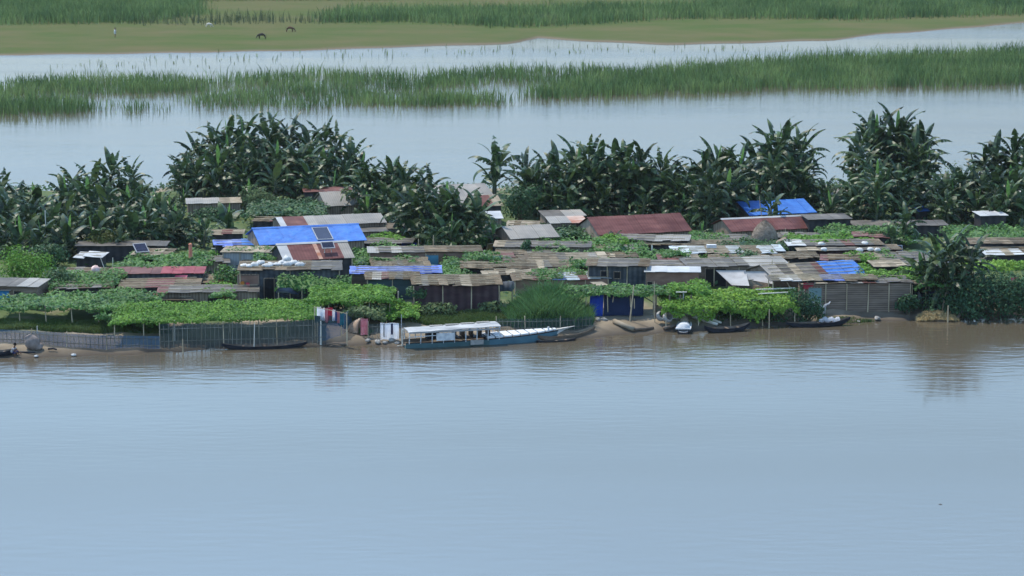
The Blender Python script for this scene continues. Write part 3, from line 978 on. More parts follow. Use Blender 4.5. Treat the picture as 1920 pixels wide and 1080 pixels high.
hut("hut", "long woven reed walled hut at the water with teal door", 1504, 1714, 532, 524, 2.2, 3.2, 3, roof=(("plank_pale", .55), ("tin_old", .45)), wall="reed_wall", doors=((.12, .95, 1.95, "door_teal"),), posts=6, ragged=.12)
H['bluewall'] = hut("shed", "open pole shed with dark blue sheet wall near straw heap", 1706, 1796, 534, 526, 2.1, 3, 0, roof=(("plank_roof", 1),), wall="blue_dark", ragged=.15, front=False, posts=4)
hut("shed", "long thin bamboo eave below the shorter maroon house", 1186, 1385, 461, 456, 1.0, 2.6, -2, roof=(("thatch", 1),), wall="dark_wall", ragged=.15, battens=2, pw=.6)
hut("shed", "grey patched sheet roof right under the long maroon house", 1158, 1292, 452, 442, 1.1, 3, -6, roof=(("tin_old", .5), ("tin", .5)), wall="dark_wall", ragged=.15)
hut("shed", "grey sheet roof left of the hay stack", 1322, 1414, 452, 442, .9, 3, 8, roof=(("tin_old", 1),), wall="dark_wall", ragged=.2)
hut("shed", "long pale plastic sheet roof in front of the hay stack", 1262, 1472, 475, 464, 1.0, 3.4, 2, roof=(("plastic_sheet", .3), ("plank_pale", .2), ("plastic_sheet", .5)), wall="dark_wall", ragged=.2, battens=3, pw=.7)
hut("shed", "thin grey plank roof between plastic sheet and patchwork roofs", 1412, 1540, 486, 477, 1.0, 3, 3, roof=(("plank_roof", 1),), wall="dark_wall", ragged=.22, battens=2, pw=.6)
hut("hut", "long grey roof with white bags right of the small straw hut", 1478, 1660, 461, 453, 1.2, 3, 3, roof=(("tin_white", .18), ("tin_old", .82)), wall="dark_wall", ragged=.1)
hut("hut", "dark fronted hut with pale bags on its low edge", 1496, 1692, 470, 464, 1.1, 2.5, 3, roof=(("plank_pale", .3), ("tin_old", .7)), wall="maroon_wall", ragged=.1)
hut("hut", "grey white sheet roof with standing solar panel at the right", 1600, 1752, 487, 476, .9, 3.4, 4, roof=(("plank_pale", .4), ("tin_old", .6)), wall="bamboo_mat", ragged=.18, battens=1)
hut("hut", "upper grey roof at the far right edge of the village", 1820, 1940, 458, 452, 1.3, 3, 2, roof=(("plank_roof", 1),), wall="dark_wall", ragged=.1)
hut("hut", "middle brownish roof at the far right edge of the village", 1822, 1935, 469, 462, 1.0, 2.6, 2, roof=(("thatch", 1),), wall="dark_wall", ragged=.15)
hut("hut", "lower pale sheet roof at the far right edge of the village", 1848, 1940, 479, 471, 1.1, 2.6, 2, roof=(("tin_white", 1),), wall="dark_wall", ragged=.1)

MORE = [("low brown roof scrap left of the pole roofed centre shed", 600, 660, 498, 491, .9, "thatch", "dark_wall"), ("small rusty lean to right of the brick hut", 905, 965, 485, 477, 1.0, "rust_old", "dark_wall"),
        ("narrow plank roof squeezed above the long ragged bamboo roof", 880, 990, 492, 485, 1.0, "plank_roof", "dark_wall"), ("low grey roof right of the slat walled hut", 1108, 1200, 470, 463, .9, "tin_old", "wood_wall"),
        ("tiny thatched lean to above the slate dark hut", 1130, 1196, 484, 477, 1.0, "thatch", "dark_wall"), ("brown roof scrap between creeper plot and long tin hut", 1236, 1312, 488, 481, .9, "rust_old", "dark_wall"),
        ("low plank roof between the two plastic sheet ends", 1330, 1420, 484, 478, .9, "plank_roof", "dark_wall"), ("small dark lean to left of the patchwork roof", 1404, 1452, 492, 485, 1.2, "tin_old", "dark_wall"),
        ("narrow thatch roof behind the bright blue sheet", 1540, 1612, 489, 482, 1.1, "thatch", "maroon_wall"), ("low roof scrap in the creepers right of bright blue sheet", 1640, 1700, 500, 494, 1.9, "plank_pale", "dark_wall"),
        ("dark lean to behind the hay stack right side", 1456, 1540, 447, 440, .9, "tin_old", "dark_wall"), ("flat brown roof between the far hut and the blue house", 470, 540, 416, 410, 1.0, "thatch", "dark_wall"),
        ("low plank roof right of the long blue house wall", 690, 760, 446, 440, .9, "plank_roof", "wood_wall"), ("small pale roof scrap under the lone banana side trees", 950, 1010, 424, 416, 1.0, "plank_pale", "dark_wall"),
        ("thatch roof scrap left of the pale tin roofed hut", 876, 950, 448, 440, 1.0, "thatch", "dark_wall"), ("low rusty roof at the foot of the right banana clump", 1600, 1668, 446, 438, 1.0, "rust_old", "dark_wall"),
        ("small brown roof left of the red edged hut", 120, 196, 514, 507, 1.2, "thatch", "dark_wall"), ("grey scrap roof between pipe and plank walled shack", 380, 430, 492, 485, 1.0, "tin_old", "wood_wall"),
        ("grey roof scrap under the front right banana leaves", 1700, 1790, 500, 492, 1.6, "tin_old", "dark_wall")]
for lb, x0, x1, ye_, yt_, zw_, rm, wm in MORE:
    hut("shed", lb, x0, x1, ye_, yt_, zw_, 2.6, random.Random(x0).uniform(-6, 8), roof=((rm, 1),), wall=wm, ragged=.2, pw=.6)

# --- left group
hut("hut", "red edged tin hut below the orange upright pipe", 202, 382, 514, 507, 1.4, 3, 3, roof=(("rust_old", .55), ("red_tin", .45)), wall="slate_wall")
hut("hut", "hut with broad overlapping grey planks under the red edged roof", 222, 374, 540, 526, 1.1, 4, 4, roof=(("plank_roof", 1),), wall="dark_wall", battens=2, ragged=.1, pw=2.2)
hut("shed", "junk covered brown roof right of the pink tarpaulin", 350, 428, 530, 518, .9, 3.2, -5, roof=(("thatch", .6), ("rust_old", .4)), wall="red_tin", ragged=.22)
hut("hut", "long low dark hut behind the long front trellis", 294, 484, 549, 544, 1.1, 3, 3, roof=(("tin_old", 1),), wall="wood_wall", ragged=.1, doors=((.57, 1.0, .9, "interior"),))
hut("shed", "grey sheet lying low behind the long front trellis", 268, 362, 563, 553, .7, 3, 3, roof=(("plank_roof", 1),), wall="dark_wall", ragged=.15)
hut("hut", "dark low hut under the creeper mound at left", 104, 212, 541, 534, 1.2, 3, 10, roof=(("tin_old", 1),), wall="dark_wall", ragged=.1)
hut("hut", "grey tin roofed hut at the left edge beside blue hut", -30, 72, 538, 528, 1.5, 3.5, -6, roof=(("tin_old", .6), ("tin", .4)), wall="bamboo_mat", windows=((.6, .9, .6, .5),))
hut("hut", "bright blue walled hut cut by the left edge", -40, 19, 545, 534, 1.3, 2.4, -8, roof=(("tin", 1),), wall="blue_wall")
hut("shed", "broken white roof scraps at left among the leaves", 138, 190, 484, 474, 1.0, 2.5, -5, roof=(("tin_white", 1),), wall="dark_wall", ragged=.3)
H['leftpanel'] = hut("hut", "small hut with tilted solar panel at left under banana leaves", 244, 316, 479, 469, 1.2, 3, -6, roof=(("plank_pale", 1),), wall="slate_wall", ragged=.2)
hut("shed", "thin grey roof edge high among the left banana leaves", 140, 312, 462, 457, 1.2, 2.5, 0, roof=(("tin_old", 1),), wall="dark_wall")
hut("shed", "pair of pale roof scraps behind the small left banana plant", 395, 456, 440, 432, 1.2, 2.5, 3, roof=(("plank_pale", 1),), wall="dark_wall", ragged=.2)

# --- front dark hut
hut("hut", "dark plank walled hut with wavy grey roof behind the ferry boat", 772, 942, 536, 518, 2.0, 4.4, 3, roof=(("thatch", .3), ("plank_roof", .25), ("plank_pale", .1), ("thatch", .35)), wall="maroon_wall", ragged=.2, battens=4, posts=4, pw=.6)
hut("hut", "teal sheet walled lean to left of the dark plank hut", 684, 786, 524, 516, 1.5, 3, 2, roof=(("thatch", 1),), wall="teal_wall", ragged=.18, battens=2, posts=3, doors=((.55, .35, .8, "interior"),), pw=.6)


# ------------------------------------------------------------------ solar panels, bags, sheets
def solar(label, loc, w, h, tilt, rz, legs=0.0, group="solar panels in the village"):
    t = thing("solar_panel", label, "solar panel", loc, rz, group)
    Rm = Matrix.Rotation(tilt, 3, 'X')
    c = Vector((0, math.cos(tilt) * h / 2, legs + math.sin(tilt) * h / 2 + .02))
    mb = MB()
    mb.box(c, (w - .1, h - .1, .04), 0, Rm)
    mb.build("glass", "panel_glass", t)
    mb = MB()
    for sg in (-1, 1):
        mb.box(c + Rm @ Vector((sg * (w / 2 - .03), 0, 0)), (.06, h, .07), 0, Rm)
        mb.box(c + Rm @ Vector((0, sg * (h / 2 - .03), 0)), (w - .12, .06, .07), 0, Rm)
    mb.build("frame", "alu", t)
    if legs:
        for sg in (-1, 1):
            mb = MB()
            mb.tube((sg * w * .28, h * .4, -.05), (sg * w * .22, h * .4, legs + math.sin(tilt) * h * .4), .03)
            mb.build("leg", "pale_wood", t)


p, ti = roof_spot(H['blue'], .62, .1)
solar("large dark solar panel with white frame on long blue roof", p + Vector((0, 0, .04)), 1.35, 2.3, ti, H['blue'][0].rotation_euler.z)
p, ti = roof_spot(H['rust'], .66, .25)
solar("solar panel raised on two legs over the rust brown roof", p, 1.05, .75, rad(35), H['rust'][0].rotation_euler.z, .45)
p, ti = roof_spot(H['leftpanel'], .3, .15)
solar("tilted solar panel among leaves at the left", p, 1.1, 1.1, rad(32), .5, .1)
p = ground(393, 402)
solar("small white framed solar panel before the far white hut", (p.x, p.y, p.z), .9, .8, rad(70), 0, .35)
p = ground(1684, 487)
solar("dark upright solar panel at right near front banana clump", (p.x, p.y, p.z), .9, 1.1, rad(62), .1, .15)


def sack(label, p, s, seed, group=None, m="sack", cat="sack", name="sack"):
    mb = MB()
    mb.lump((0, 0, s[2] * .55), s, seed, 9, 6, .16)
    mb.path([(s[0] * .7, 0, s[2] * .6), (s[0] * 1.05, 0, s[2] * .8), (s[0] * 1.2, .02, s[2] * .9)], [s[2] * .35, s[2] * .12, s[2] * .22], 6)
    o = mb.build(name, m, loc=p, rz=random.uniform(0, 3), smooth=True)
    return tag(o, label, cat, group)


for i in range(11):
    p, _ = roof_spot(H['bags'], .06 + .052 * i + random.uniform(-.015, .015), random.uniform(.3, .8))
    sack("white bag in the row along the flat shack roof below rust house", p, (random.uniform(.3, .5), .3, random.uniform(.14, .24)), i, "white bags on the flat shack roof")
p, _ = roof_spot(H['bags'], .46, .85)
sack("biggest cream bag on the shack roof by the rust house", p, (.45, .35, .32), 33, "white bags on the flat shack roof")
for i, (px, py) in enumerate([(1540, 457), (1545, 467), (1622, 456), (1632, 467), (1612, 468), (1645, 468)]):
    g = ground(px, py, 1.35)
    sack(["white bag at upper left on the long grey roof", "white bag at lower left on the dark fronted hut", "white bag at upper right on the long grey roof", "middle white bag on the low right edge of the dark fronted hut",
          "left white bag on the low right edge of the dark fronted hut", "right white bag on the low right edge of the dark fronted hut"][i], (g.x, g.y, g.z + 1.22), (.32, .26, .18), 50 + i, "white bags on the right hand roofs")
for i in range(5):
    g = ground(1553 + i * 9, 479 - (i % 2) * 3, .4)
    sack("pinkish orange bundle in the heap above the bright blue sheet", (g.x, g.y, g.z + .35 + (i % 2) * .25), (.5, .4, .3), 70 + i, "bundles heaped above the blue sheet", "orange_tin", "bundle", "bundle")
for i in range(4):
    g = ground(586 - 90 + i * 6, 557)
    sack("white sack on the heap beside the blue washing", (g.x, g.y, g.z + (.28 if i == 1 else 0)), (.35, .3, .24), 90 + i, "white sacks beside the blue washing")


def sheet(name, label, cat, corners, m, sag=.15, nx=10, ny=6, group=None, thick=.02, folds=0.0, seed=0):
    """a cloth or sheet between four (px, py, height above ground) corners: back left, back right, front right, front left"""
    P = []
    for (px, py, h) in corners:
        g = ground(px, py, h)
        P.append(Vector((g.x, g.y, g.z + h)))
    c = sum(P, Vector()) / 4
    t = [p - c for p in P]
    mb = MB()
    grid = []
    for j in range(ny + 1):
        for i in range(nx + 1):
            u, v = i / nx, j / ny
            p = (t[0] * (1 - u) + t[1] * u) * (1 - v) + (t[3] * (1 - u) + t[2] * u) * v
            p = p - Vector((0, 0, sag * 4 * u * (1 - u) * 4 * v * (1 - v) * .5))
            if folds:
                f = math.sin(u * 17 + seed) * folds * (.3 + .7 * v)
                p = p + Vector((0, -f, .0)) + Vector((0, 0, .4 * folds * math.sin(u * 9 + v * 4 + seed)))
            grid.append(p)
    n = (nx + 1) * (ny + 1)
    off = Vector((0, -thick * .7, thick * .7))
    vs = grid + [g + off for g in grid]
    fs = []
    for j in range(ny):
        for i in range(nx):
            a = j * (nx + 1) + i
            q = (a, a + 1, a + nx + 2, a + nx + 1)
            fs.append(q)
            fs.append(tuple(k + n for k in q[::-1]))
    bd = [i for i in range(nx + 1)] + [j * (nx + 1) + nx for j in range(1, ny + 1)] + [ny * (nx + 1) + i for i in range(nx - 1, -1, -1)] + [j * (nx + 1) for j in range(ny - 1, 0, -1)]
    for a, b in zip(bd, bd[1:] + bd[:1]):
        fs.append((a, b, b + n, a + n))
    mb.add(vs, fs)
    o = mb.build(name, m, loc=c, smooth=True)
    return tag(o, label, cat, group)


sheet("tarpaulin", "left pale tarpaulin slung as lean to above the lime creeper", "tarpaulin", [(1342, 507, 1.9), (1398, 507, 1.9), (1405, 536, 1.4), (1372, 535, 1.1)], "grey_tarp", .25)
sheet("tarpaulin", "right grey tarpaulin slung as lean to above the lime creeper", "tarpaulin", [(1394, 509, 2.0), (1446, 509, 2.0), (1450, 533, 1.3), (1400, 524, 1.5)], "grey_tarp", .25)
sheet("tarpaulin", "pale torn tarpaulin corner below the two lean to sheets", "tarpaulin", [(1392, 526, 1.5), (1412, 524, 1.5), (1432, 536, 1.1), (1392, 537, 1.0)], "plank_pale", .15)
sheet("tarpaulin", "pink tarpaulin hanging off the red edged hut roof", "tarpaulin", [(300, 515, 1.25), (352, 516, 1.25), (350, 522, 1.0), (318, 525, .9)], "pink_tarp", .2)
sheet("tarpaulin", "dark blue crumpled tarpaulin by the shack with white bags", "tarpaulin", [(522, 540, 1.5), (546, 540, 1.5), (560, 552, .9), (518, 548, 1.0)], "blue_old", .2)
sheet("tarpaulin", "bright blue tarpaulin drum cover above the brick hut", "tarpaulin", [(753, 456, 1.2), (781, 455, 1.2), (781, 467, .6), (753, 467, .6)], "blue_deep", -.3)
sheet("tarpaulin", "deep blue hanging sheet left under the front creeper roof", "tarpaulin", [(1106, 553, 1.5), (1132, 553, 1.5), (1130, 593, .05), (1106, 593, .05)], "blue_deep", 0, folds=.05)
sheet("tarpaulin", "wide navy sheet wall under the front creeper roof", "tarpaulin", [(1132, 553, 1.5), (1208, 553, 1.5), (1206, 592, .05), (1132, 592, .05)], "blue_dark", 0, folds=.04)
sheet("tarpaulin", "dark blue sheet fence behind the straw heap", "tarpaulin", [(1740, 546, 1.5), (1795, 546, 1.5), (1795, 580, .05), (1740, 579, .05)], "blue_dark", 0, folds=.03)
sheet("board", "pale board leaning on the front creeper roof", "board", [(1106, 529, 1.75), (1128, 528, 1.75), (1142, 535, 1.75), (1116, 536, 1.75)], "plank_pale", 0, thick=.04)
sheet("board", "white cracked plank slab leaning beside the split leafed banana", "board", [(914, 458, 1.5), (925, 457, 1.5), (922, 482, .1), (909, 482, .1)], "plank_pale", 0, thick=.08)
sheet("curtain", "deep red curtain hanging left of the teal door", "curtain", [(1506, 531, 2.1), (1527, 531, 2.1), (1526, 560, .8), (1508, 560, .8)], "red_cloth", 0, folds=.05)


# ------------------------------------------------------------------ creepers, bushes, trees
def vine(label, xl, xr, yf, yb, zt=1.5, m="vine_mid", hang=.5, bump=.22, dens=60, leaf=.2, posts=0, d=None, yfr=None, name="creeper", cat="creeper", post_len=None, trunkless=False):
    xc = (xl + xr) / 2
    yfr = yf if yfr is None else yfr
    gl, gr = ground(xl, yf, zt), ground(xr, yfr, zt)
    A = Vector((gl.x, gl.y, gl.z + zt))
    B = Vector((gr.x, gr.y, gr.z + zt))
    mid = (A + B) / 2
    if d is None:
        q = ground(xc, yb, zt)
        d = min(max(q.y - mid.y, 1.0), 14)
    zb = z_at(xc, yb, mid.y + d) - mid.z
    zb = max(-.3, min(zb, 2.0))
    c = Vector((mid.x, mid.y, float(gz(mid.x, mid.y))))
    t = thing(name, label, cat, c)
    a0 = A - c
    u = B - A
    Lu = u.length
    seed = xl * .37 + yf * .11

    def surf(s, v):
        x = a0.x + u.x * s
        y = a0.y + u.y * s + d * v
        edge = np.minimum(np.minimum(s, 1 - s) * Lu / .5, np.minimum(v + .15, 1 - v) * d / .5)
        z = a0.z + u.z * s + zb * v + bump * snoise((x + c.x) * .9, (y + c.y) * .9, seed) + .5 * bump * snoise((x + c.x) * 2.3, (y + c.y) * 2.1, seed + 2) - .22 * np.exp(-np.maximum(edge, 0) * 1.6)
        return np.stack([x, y, z], -1)
    # ragged outline in plan
    n = int(Lu * d * dens)
    s, v = NR.uniform(-.02, 1.02, n), NR.uniform(-.06, 1.03, n)
    keep = np.minimum(np.minimum(s, 1 - s) * Lu, np.minimum(v + .06, 1.03 - v) * d) > .25 * snoise(s * Lu * 1.7, v * d * 1.7, seed) + NR.uniform(-.15, .1, n)
    s, v = s[keep], v[keep]
    P = surf(s, v)
    P[:, 2] += NR.uniform(-.08, .14, len(P))
    Nn = np.stack([NR.normal(0, .5, len(P)), NR.normal(-.15, .5, len(P)), np.ones(len(P))], 1)
    PP, NN = [P], [Nn]
    if hang > 0:
        n2 = int(Lu * hang * dens * .9)
        s = NR.uniform(0, 1, n2)
        hh = hang * (.55 + .45 * snoise(s * Lu * 1.1, s * 0 + seed, seed)) * (.5 + .5 * np.abs(snoise(s * Lu * 3.1, s * 0, seed + 1)))
        k = NR.uniform(0, 1, n2) ** 1.1
        P2 = surf(s, np.full(n2, -.03))
        P2[:, 2] -= k * np.maximum(hh, .1)
        P2[:, 1] += NR.normal(0, .1, n2)
        PP.append(P2)
        NN.append(np.stack([NR.normal(0, .5, n2), -np.ones(n2), NR.normal(.4, .5, n2)], 1))
    P, Nn = np.concatenate(PP), np.concatenate(NN)
    V, Q = leaf_quads(P, Nn, leaf, .75)
    # twining stems and thatch of old leaves under the living ones
    gx, gy = max(4, int(Lu / .7)), max(3, int(d / .7))
    S, T = np.meshgrid(np.linspace(.015, .985, gx), np.linspace(.02, .97, gy), indexing='ij')
    G = surf(S.ravel(), T.ravel())
    G[:, 2] -= .1
    I = np.arange(gx * gy).reshape(gx, gy)
    GQ = np.stack([I[:-1, :-1], I[1:, :-1], I[1:, 1:], I[:-1, 1:]], 2).reshape(-1, 4) + len(V)
    np_mesh("foliage", np.concatenate([V, G]), np.concatenate([Q, GQ]), m, t)
    for k in range(posts):
        f = (k + .15) / max(1, posts - .7)
        q = surf(np.array([min(f, .99)]), np.array([.04]))[0]
        mb = MB()
        gg = float(gz(q[0] + c.x, q[1] + c.y)) - c.z
        mb.tube((q[0], q[1] - .05, gg - .3), (q[0] + random.uniform(-.08, .08), q[1] - .05, q[2] - .05), .045, .035)
        mb.build("post", "bamboo", t)
    return t


def shrub(label, xc, yb, w, h, d=None, m="bush_dark", n=1500, leaf=.2, lumps=9, name="bush", cat="bush", group=None, stem=.25, asp=.6, seed=None, up=.4):
    g = ground(xc, yb)
    t = thing(name, label, cat, g, 0, group)
    d = d or w * .8
    rr = random.Random(seed or int(xc * 3 + yb))
    PP, NN = [], []
    L = [(0, 0, h * .55, .42)] + [(rr.uniform(-.36, .36) * w, rr.uniform(-.36, .36) * d, h * rr.uniform(.3, .8), rr.uniform(.2, .34)) for _ in range(lumps - 1)]
    mb = MB()
    for (x, y, z, r) in L:
        k = int(n * (r / .3) ** 2 / lumps)
        dv = NR.normal(size=(k, 3))
        dv /= np.linalg.norm(dv, axis=1)[:, None]
        rad_ = NR.uniform(.55, 1.08, k)[:, None]
        rx, rz_ = r * w, min(r * w, h * .42)
        P = np.array([x, y, max(z, 0)]) + dv * rad_ * np.array([rx, r * d * 1.1, rz_])
        P[:, 2] = np.clip(P[:, 2], .02, h * 1.03)
        PP.append(P)
        NN.append(dv * np.array([1, 1, .8]) + NR.normal(0, .45, (k, 3)) + np.array([0, 0, up]))
        mb.path([(rr.uniform(-.1, .1), rr.uniform(-.1, .1), -.2), (x * .4, y * .4, z * .45), (x, y, z)], [.05 * h ** .5, .035, .015], 5)
    P, Nn = np.concatenate(PP), np.concatenate(NN)
    Nn /= np.linalg.norm(Nn, axis=1)[:, None]
    V, Q = leaf_quads(P, Nn, leaf, asp)
    mb.build("trunk", "twig", t)
    np_mesh("crown", V, Q, m, t)
    return t


vine("broad bright green gourd creeper over the long trellis by the blue net", 205, 600, 603, 562, 1.55, "vine_bright", .4, .15, 120, .165, 8, yfr=592)
vine("dark shaded creeper trellis at the left behind the grass strip", -20, 240, 575, 550, 1.5, "vine_mid", .6, .28, 60, .2, 6)
vine("rambling creeper tumbling off the left end of the long trellis", 180, 300, 596, 566, 1.1, "vine_mid", 1.0, .4, 70, .22, 0)
vine("creeper mound covering the dark low hut at left", 92, 214, 536, 506, 1.35, "vine_mid", .3, .3, 65, .22, 0, d=5)
vine("green creeper patch behind the red edged hut", 205, 378, 507, 489, 1.4, "vine_mid", .3, .3, 55, .24, 0)
vine("creeper strip between grey plank roof and long trellis", 110, 300, 562, 545, 1.3, "vine_mid", .5, .3, 60, .22, 0)
vine("bright creeper over low ground beside the junk covered roof", 374, 452, 548, 530, 1.0, "vine_bright", .3, .25, 60, .22, 0)
vine("dark green bean bed in front of the shack with bags", 516, 660, 535, 512, 1.3, "vine_mid", .5, .22, 70, .2, 4, d=1.3)
vine("leafy trellis with yellowing leaves above the cloth line", 572, 735, 562, 534, 1.6, "vine_bright", .7, .25, 95, .2, 5)
vine("dull yellow creeper front below the leafy trellis", 640, 722, 586, 562, 1.2, "vine_dull", .8, .3, 60, .26, 3)
vine("low creeper between teal lean to and grass strip", 715, 785, 590, 566, .8, "vine_bright", .6, .3, 70, .22, 0)
vine("front creeper roof over the navy sheet", 1048, 1275, 549, 533, 1.75, "vine_mid", .35, .2, 75, .22, 6)
vine("lime green creeper hedge falling to the black canoe", 1240, 1500, 575, 540, 1.5, "vine_lime", 1.75, .26, 115, .19, 5, yfr=572)
vine("bright raised creeper at the top left of the lime hedge", 1255, 1335, 546, 526, 1.9, "vine_bright", .4, .3, 75, .22, 0, d=3)
vine("dense bright creeper on the roof above the reed walled hut", 1610, 1752, 522, 494, 2.0, "vine_bright", .4, .25, 75, .24, 0, d=7)
vine("big creeper slope between pale hut and long maroon house", 1000, 1218, 472, 450, 1.0, "vine_mid", .4, .5, 55, .25, 0)
vine("thin creeper edge below the pale grey tin roofed hut", 955, 1060, 458, 450, 1.1, "vine_bright", .3, .2, 60, .22, 0)
vine("bright creeper plot between blue house and weathered lean to", 688, 766, 452, 434, 1.1, "vine_bright", .3, .25, 60, .25, 0)
vine("creeper plot right of the rust brown house", 655, 790, 492, 466, 1.0, "vine_mid", .4, .35, 60, .24, 0)
vine("creeper plot in front of the brick hut", 826, 965, 497, 482, 1.0, "vine_mid", .3, .3, 60, .22, 0)
vine("small creeper patch beside the faded blue sheet", 800, 892, 513, 498, .9, "vine_mid", .3, .25, 60, .22, 0)
vine("long creeper plot in front of the pale plastic sheet", 1160, 1460, 487, 472, .9, "vine_mid", .3, .3, 55, .22, 0)
vine("creeper patch on the ragged centre roofs", 985, 1130, 514, 504, 1.15, "vine_mid", .2, .25, 50, .2, 0)
vine("creeper growth left of the slate dark hut", 1050, 1200, 500, 488, 1.0, "vine_mid", .3, .3, 45, .22, 0)
vine("green creeper plot behind the right hand roofs with bags", 1478, 1650, 456, 441, 1.1, "vine_bright", .3, .3, 60, .24, 0)
vine("shady creeper bank right of the hay stack", 1340, 1500, 464, 450, .9, "vine_dark", .3, .3, 55, .22, 0)
vine("bright creeper strip at the right edge above the dark bush", 1812, 1945, 502, 488, 1.6, "vine_lime", .5, .25, 70, .22, 3)
vine("creeper bank under the far right banana clump", 1790, 1945, 452, 424, 1.1, "vine_mid", .4, .4, 50, .25, 0)
vine("creeper on the plank walled shack roof left of rust house", 420, 512, 470, 462, 1.65, "vine_mid", .1, .15, 60, .2, 0, d=2.5)
vine("creeper bank left of the plank walled shack", 230, 400, 488, 474, 1.2, "vine_mid", .4, .4, 50, .24, 0)
vine("leafy bank between far white hut and long grey house", 455, 610, 402, 376, 1.2, "vine_dark", .4, .5, 45, .26, 0)
vine("green gap between pale shed and long maroon house", 925, 1110, 440, 424, .9, "vine_dark", .4, .4, 45, .25, 0)
vine("creeper bank right of the shorter maroon house", 1540, 1730, 446, 424, 1.0, "vine_mid", .4, .4, 50, .25, 0)
vine("creeper over the pole shed with dark blue wall", 1716, 1800, 531, 521, 2.25, "vine_mid", .5, .2, 60, .22, 0, d=3)
vine("creeper growing down the teal lean to corner", 762, 800, 540, 532, 1.8, "vine_dark", 1.4, .2, 70, .2, 0, d=1.2)

EX = [("creeper spilling over the brick hut roof end", 868, 940, 482, 471, 1.5, "vine_mid"), ("creeper clump beside the faded striped blue tarpaulin", 820, 876, 520, 508, 1.2, "vine_mid"),
      ("creeper spread on the layered plank roofs of the centre", 1066, 1130, 496, 485, 1.3, "vine_mid"), ("thin creeper along the pale plank roof edge", 1005, 1060, 520, 513, 1.2, "vine_mid"),
      ("creeper clump at the corner of the slate dark hut", 1170, 1216, 492, 482, 1.5, "vine_mid"), ("creeper on the left end of the pale plastic sheet roof", 1240, 1300, 478, 468, 1.2, "vine_mid"),
      ("creeper trailing over the right end of the plastic sheet roof", 1385, 1425, 480, 468, 1.2, "vine_dark"), ("creeper behind the bundles above the bright blue sheet", 1590, 1650, 486, 474, 1.2, "vine_bright"),
      ("creeper clump left of the standing solar panel", 1650, 1680, 480, 470, 1.1, "vine_mid"), ("creeper over the shed beside the brick hut", 690, 748, 466, 456, 1.2, "vine_mid"),
      ("creeper clump left of the rust brown house", 470, 530, 486, 474, 1.6, "vine_mid"), ("creeper on the red edged hut left end", 196, 240, 516, 506, 1.5, "vine_mid"),
      ("creeper crossing the long low dark hut roof", 392, 440, 552, 543, 1.3, "vine_mid"), ("creeper clump below the grey planks at left", 200, 262, 552, 540, 1.3, "vine_mid"),
      ("creeper fringe under the two maroon houses", 1300, 1372, 450, 436, 1.0, "vine_mid"), ("creeper fringe below the long maroon house front", 1120, 1180, 452, 441, 1.2, "vine_bright")]
for lb, x0, x1, yf, yb, zt, mm in EX:
    vine(lb, x0, x1, yf, yb, zt, mm, .4, .3, 55, .22, 0)

shrub("round bright green tree at the left edge", 45, 536, 4.2, 2.9, 3.5, "vine_bright", 3200, .2, 12, "tree", "tree")
shrub("dark leafy shrub in front of the bright round tree", 118, 560, 2.6, 2.4, 2.4, "vine_dark", 1500, .22)
shrub("olive brown bushy tree at left under the banana leaves", 200, 484, 3.0, 2.4, 2.4, "bush_brown", 1500, .22, 9, "tree", "tree")
shrub("bright green clipped looking bush on a stake above the pipe", 390, 506, 1.8, 1.6, 1.6, "vine_bright", 900, .2)
shrub("leafy bush left of the shack with white bags", 428, 548, 2.4, 2.0, 2, "vine_mid", 1100, .22)
shrub("dark bush hiding the wall of the far white hut", 405, 414, 5.0, 1.3, 2, "vine_dark", 1500, .25)
shrub("light green leafy tree right of the far white hut", 488, 404, 3.4, 2.6, 3, "vine_dull", 1700, .25, 9, "tree", "tree")
shrub("small dark bush right of the light green leafy tree", 560, 404, 3.6, 1.5, 3, "vine_dark", 1300, .25)
shrub("round dark green tree right of the lone banana plant", 976, 420, 3.6, 3.7, 3, "vine_dark", 2600, .24, 12, "tree", "tree")
shrub("low round bush against the long maroon house gable", 1072, 448, 2.4, 1.3, 2, "vine_dark", 900, .22)
shrub("large dark bush hanging over the water at the right edge", 1862, 598, 6.2, 3.4, 3.2, "bush_dark", 6500, .22, 18)
shrub("dark bush cut by the right edge beside the big waterside bush", 1930, 597, 5, 3.2, 3, "bush_dark", 4000, .22, 14)
shrub("dark bush spreading left of the large waterside bush", 1800, 597, 2.6, 1.6, 2, "bush_dark", 1500, .2)
shrub("small dark leafy plant at the reed wall corner", 1703, 590, 1.7, 1.6, 1.2, "bush_dark", 800, .26)
shrub("pale cabbage leaved bush behind the ferry boat roof", 822, 592, 2.6, 1.0, 1.4, "vine_dull", 800, .28)
shrub("low pale leaved weed by the dark plank hut corner", 920, 588, 1.8, .9, 1.2, "vine_dull", 500, .26)
shrub("small round green bush left of the cabbage leaved one", 745, 592, 2.0, 1.2, 1.4, "vine_bright", 900, .2)
shrub("narrow conifer like dark shrub in the middle of the roofs", 984, 492, 1.0, 2.0, .9, "bush_dark", 900, .2, 7)
shrub("grey green leafy plants at the right end of the lime hedge", 1515, 606, 2.6, 2.6, 1.6, "bush_dark", 1500, .22)
shrub("dark undergrowth hanging behind the black canoe", 1376, 603, 4.0, 1.5, 1.0, "vine_dark", 2200, .22)
shrub("dark undergrowth below the left half of the lime hedge", 1440, 603, 3.6, 1.6, 1.0, "vine_dark", 1600, .22)
shrub("sprawling leafy bush right of the shorter maroon house", 1650, 466, 2.8, 1.6, 2, "vine_mid", 1200, .24)
shrub("feathery pale tree between the two right hand clumps", 1790, 400, 4, 4.6, 3, "vine_dull", 2000, .22, 12, "tree", "tree")
shrub("leafy bush in front of the left banana leaves", 100, 500, 3, 2.0, 2, "vine_dark", 1300, .24)
shrub("low leafy bush under the middle left banana plants", 690, 498, 3, 1.4, 2, "vine_mid", 1000, .24)
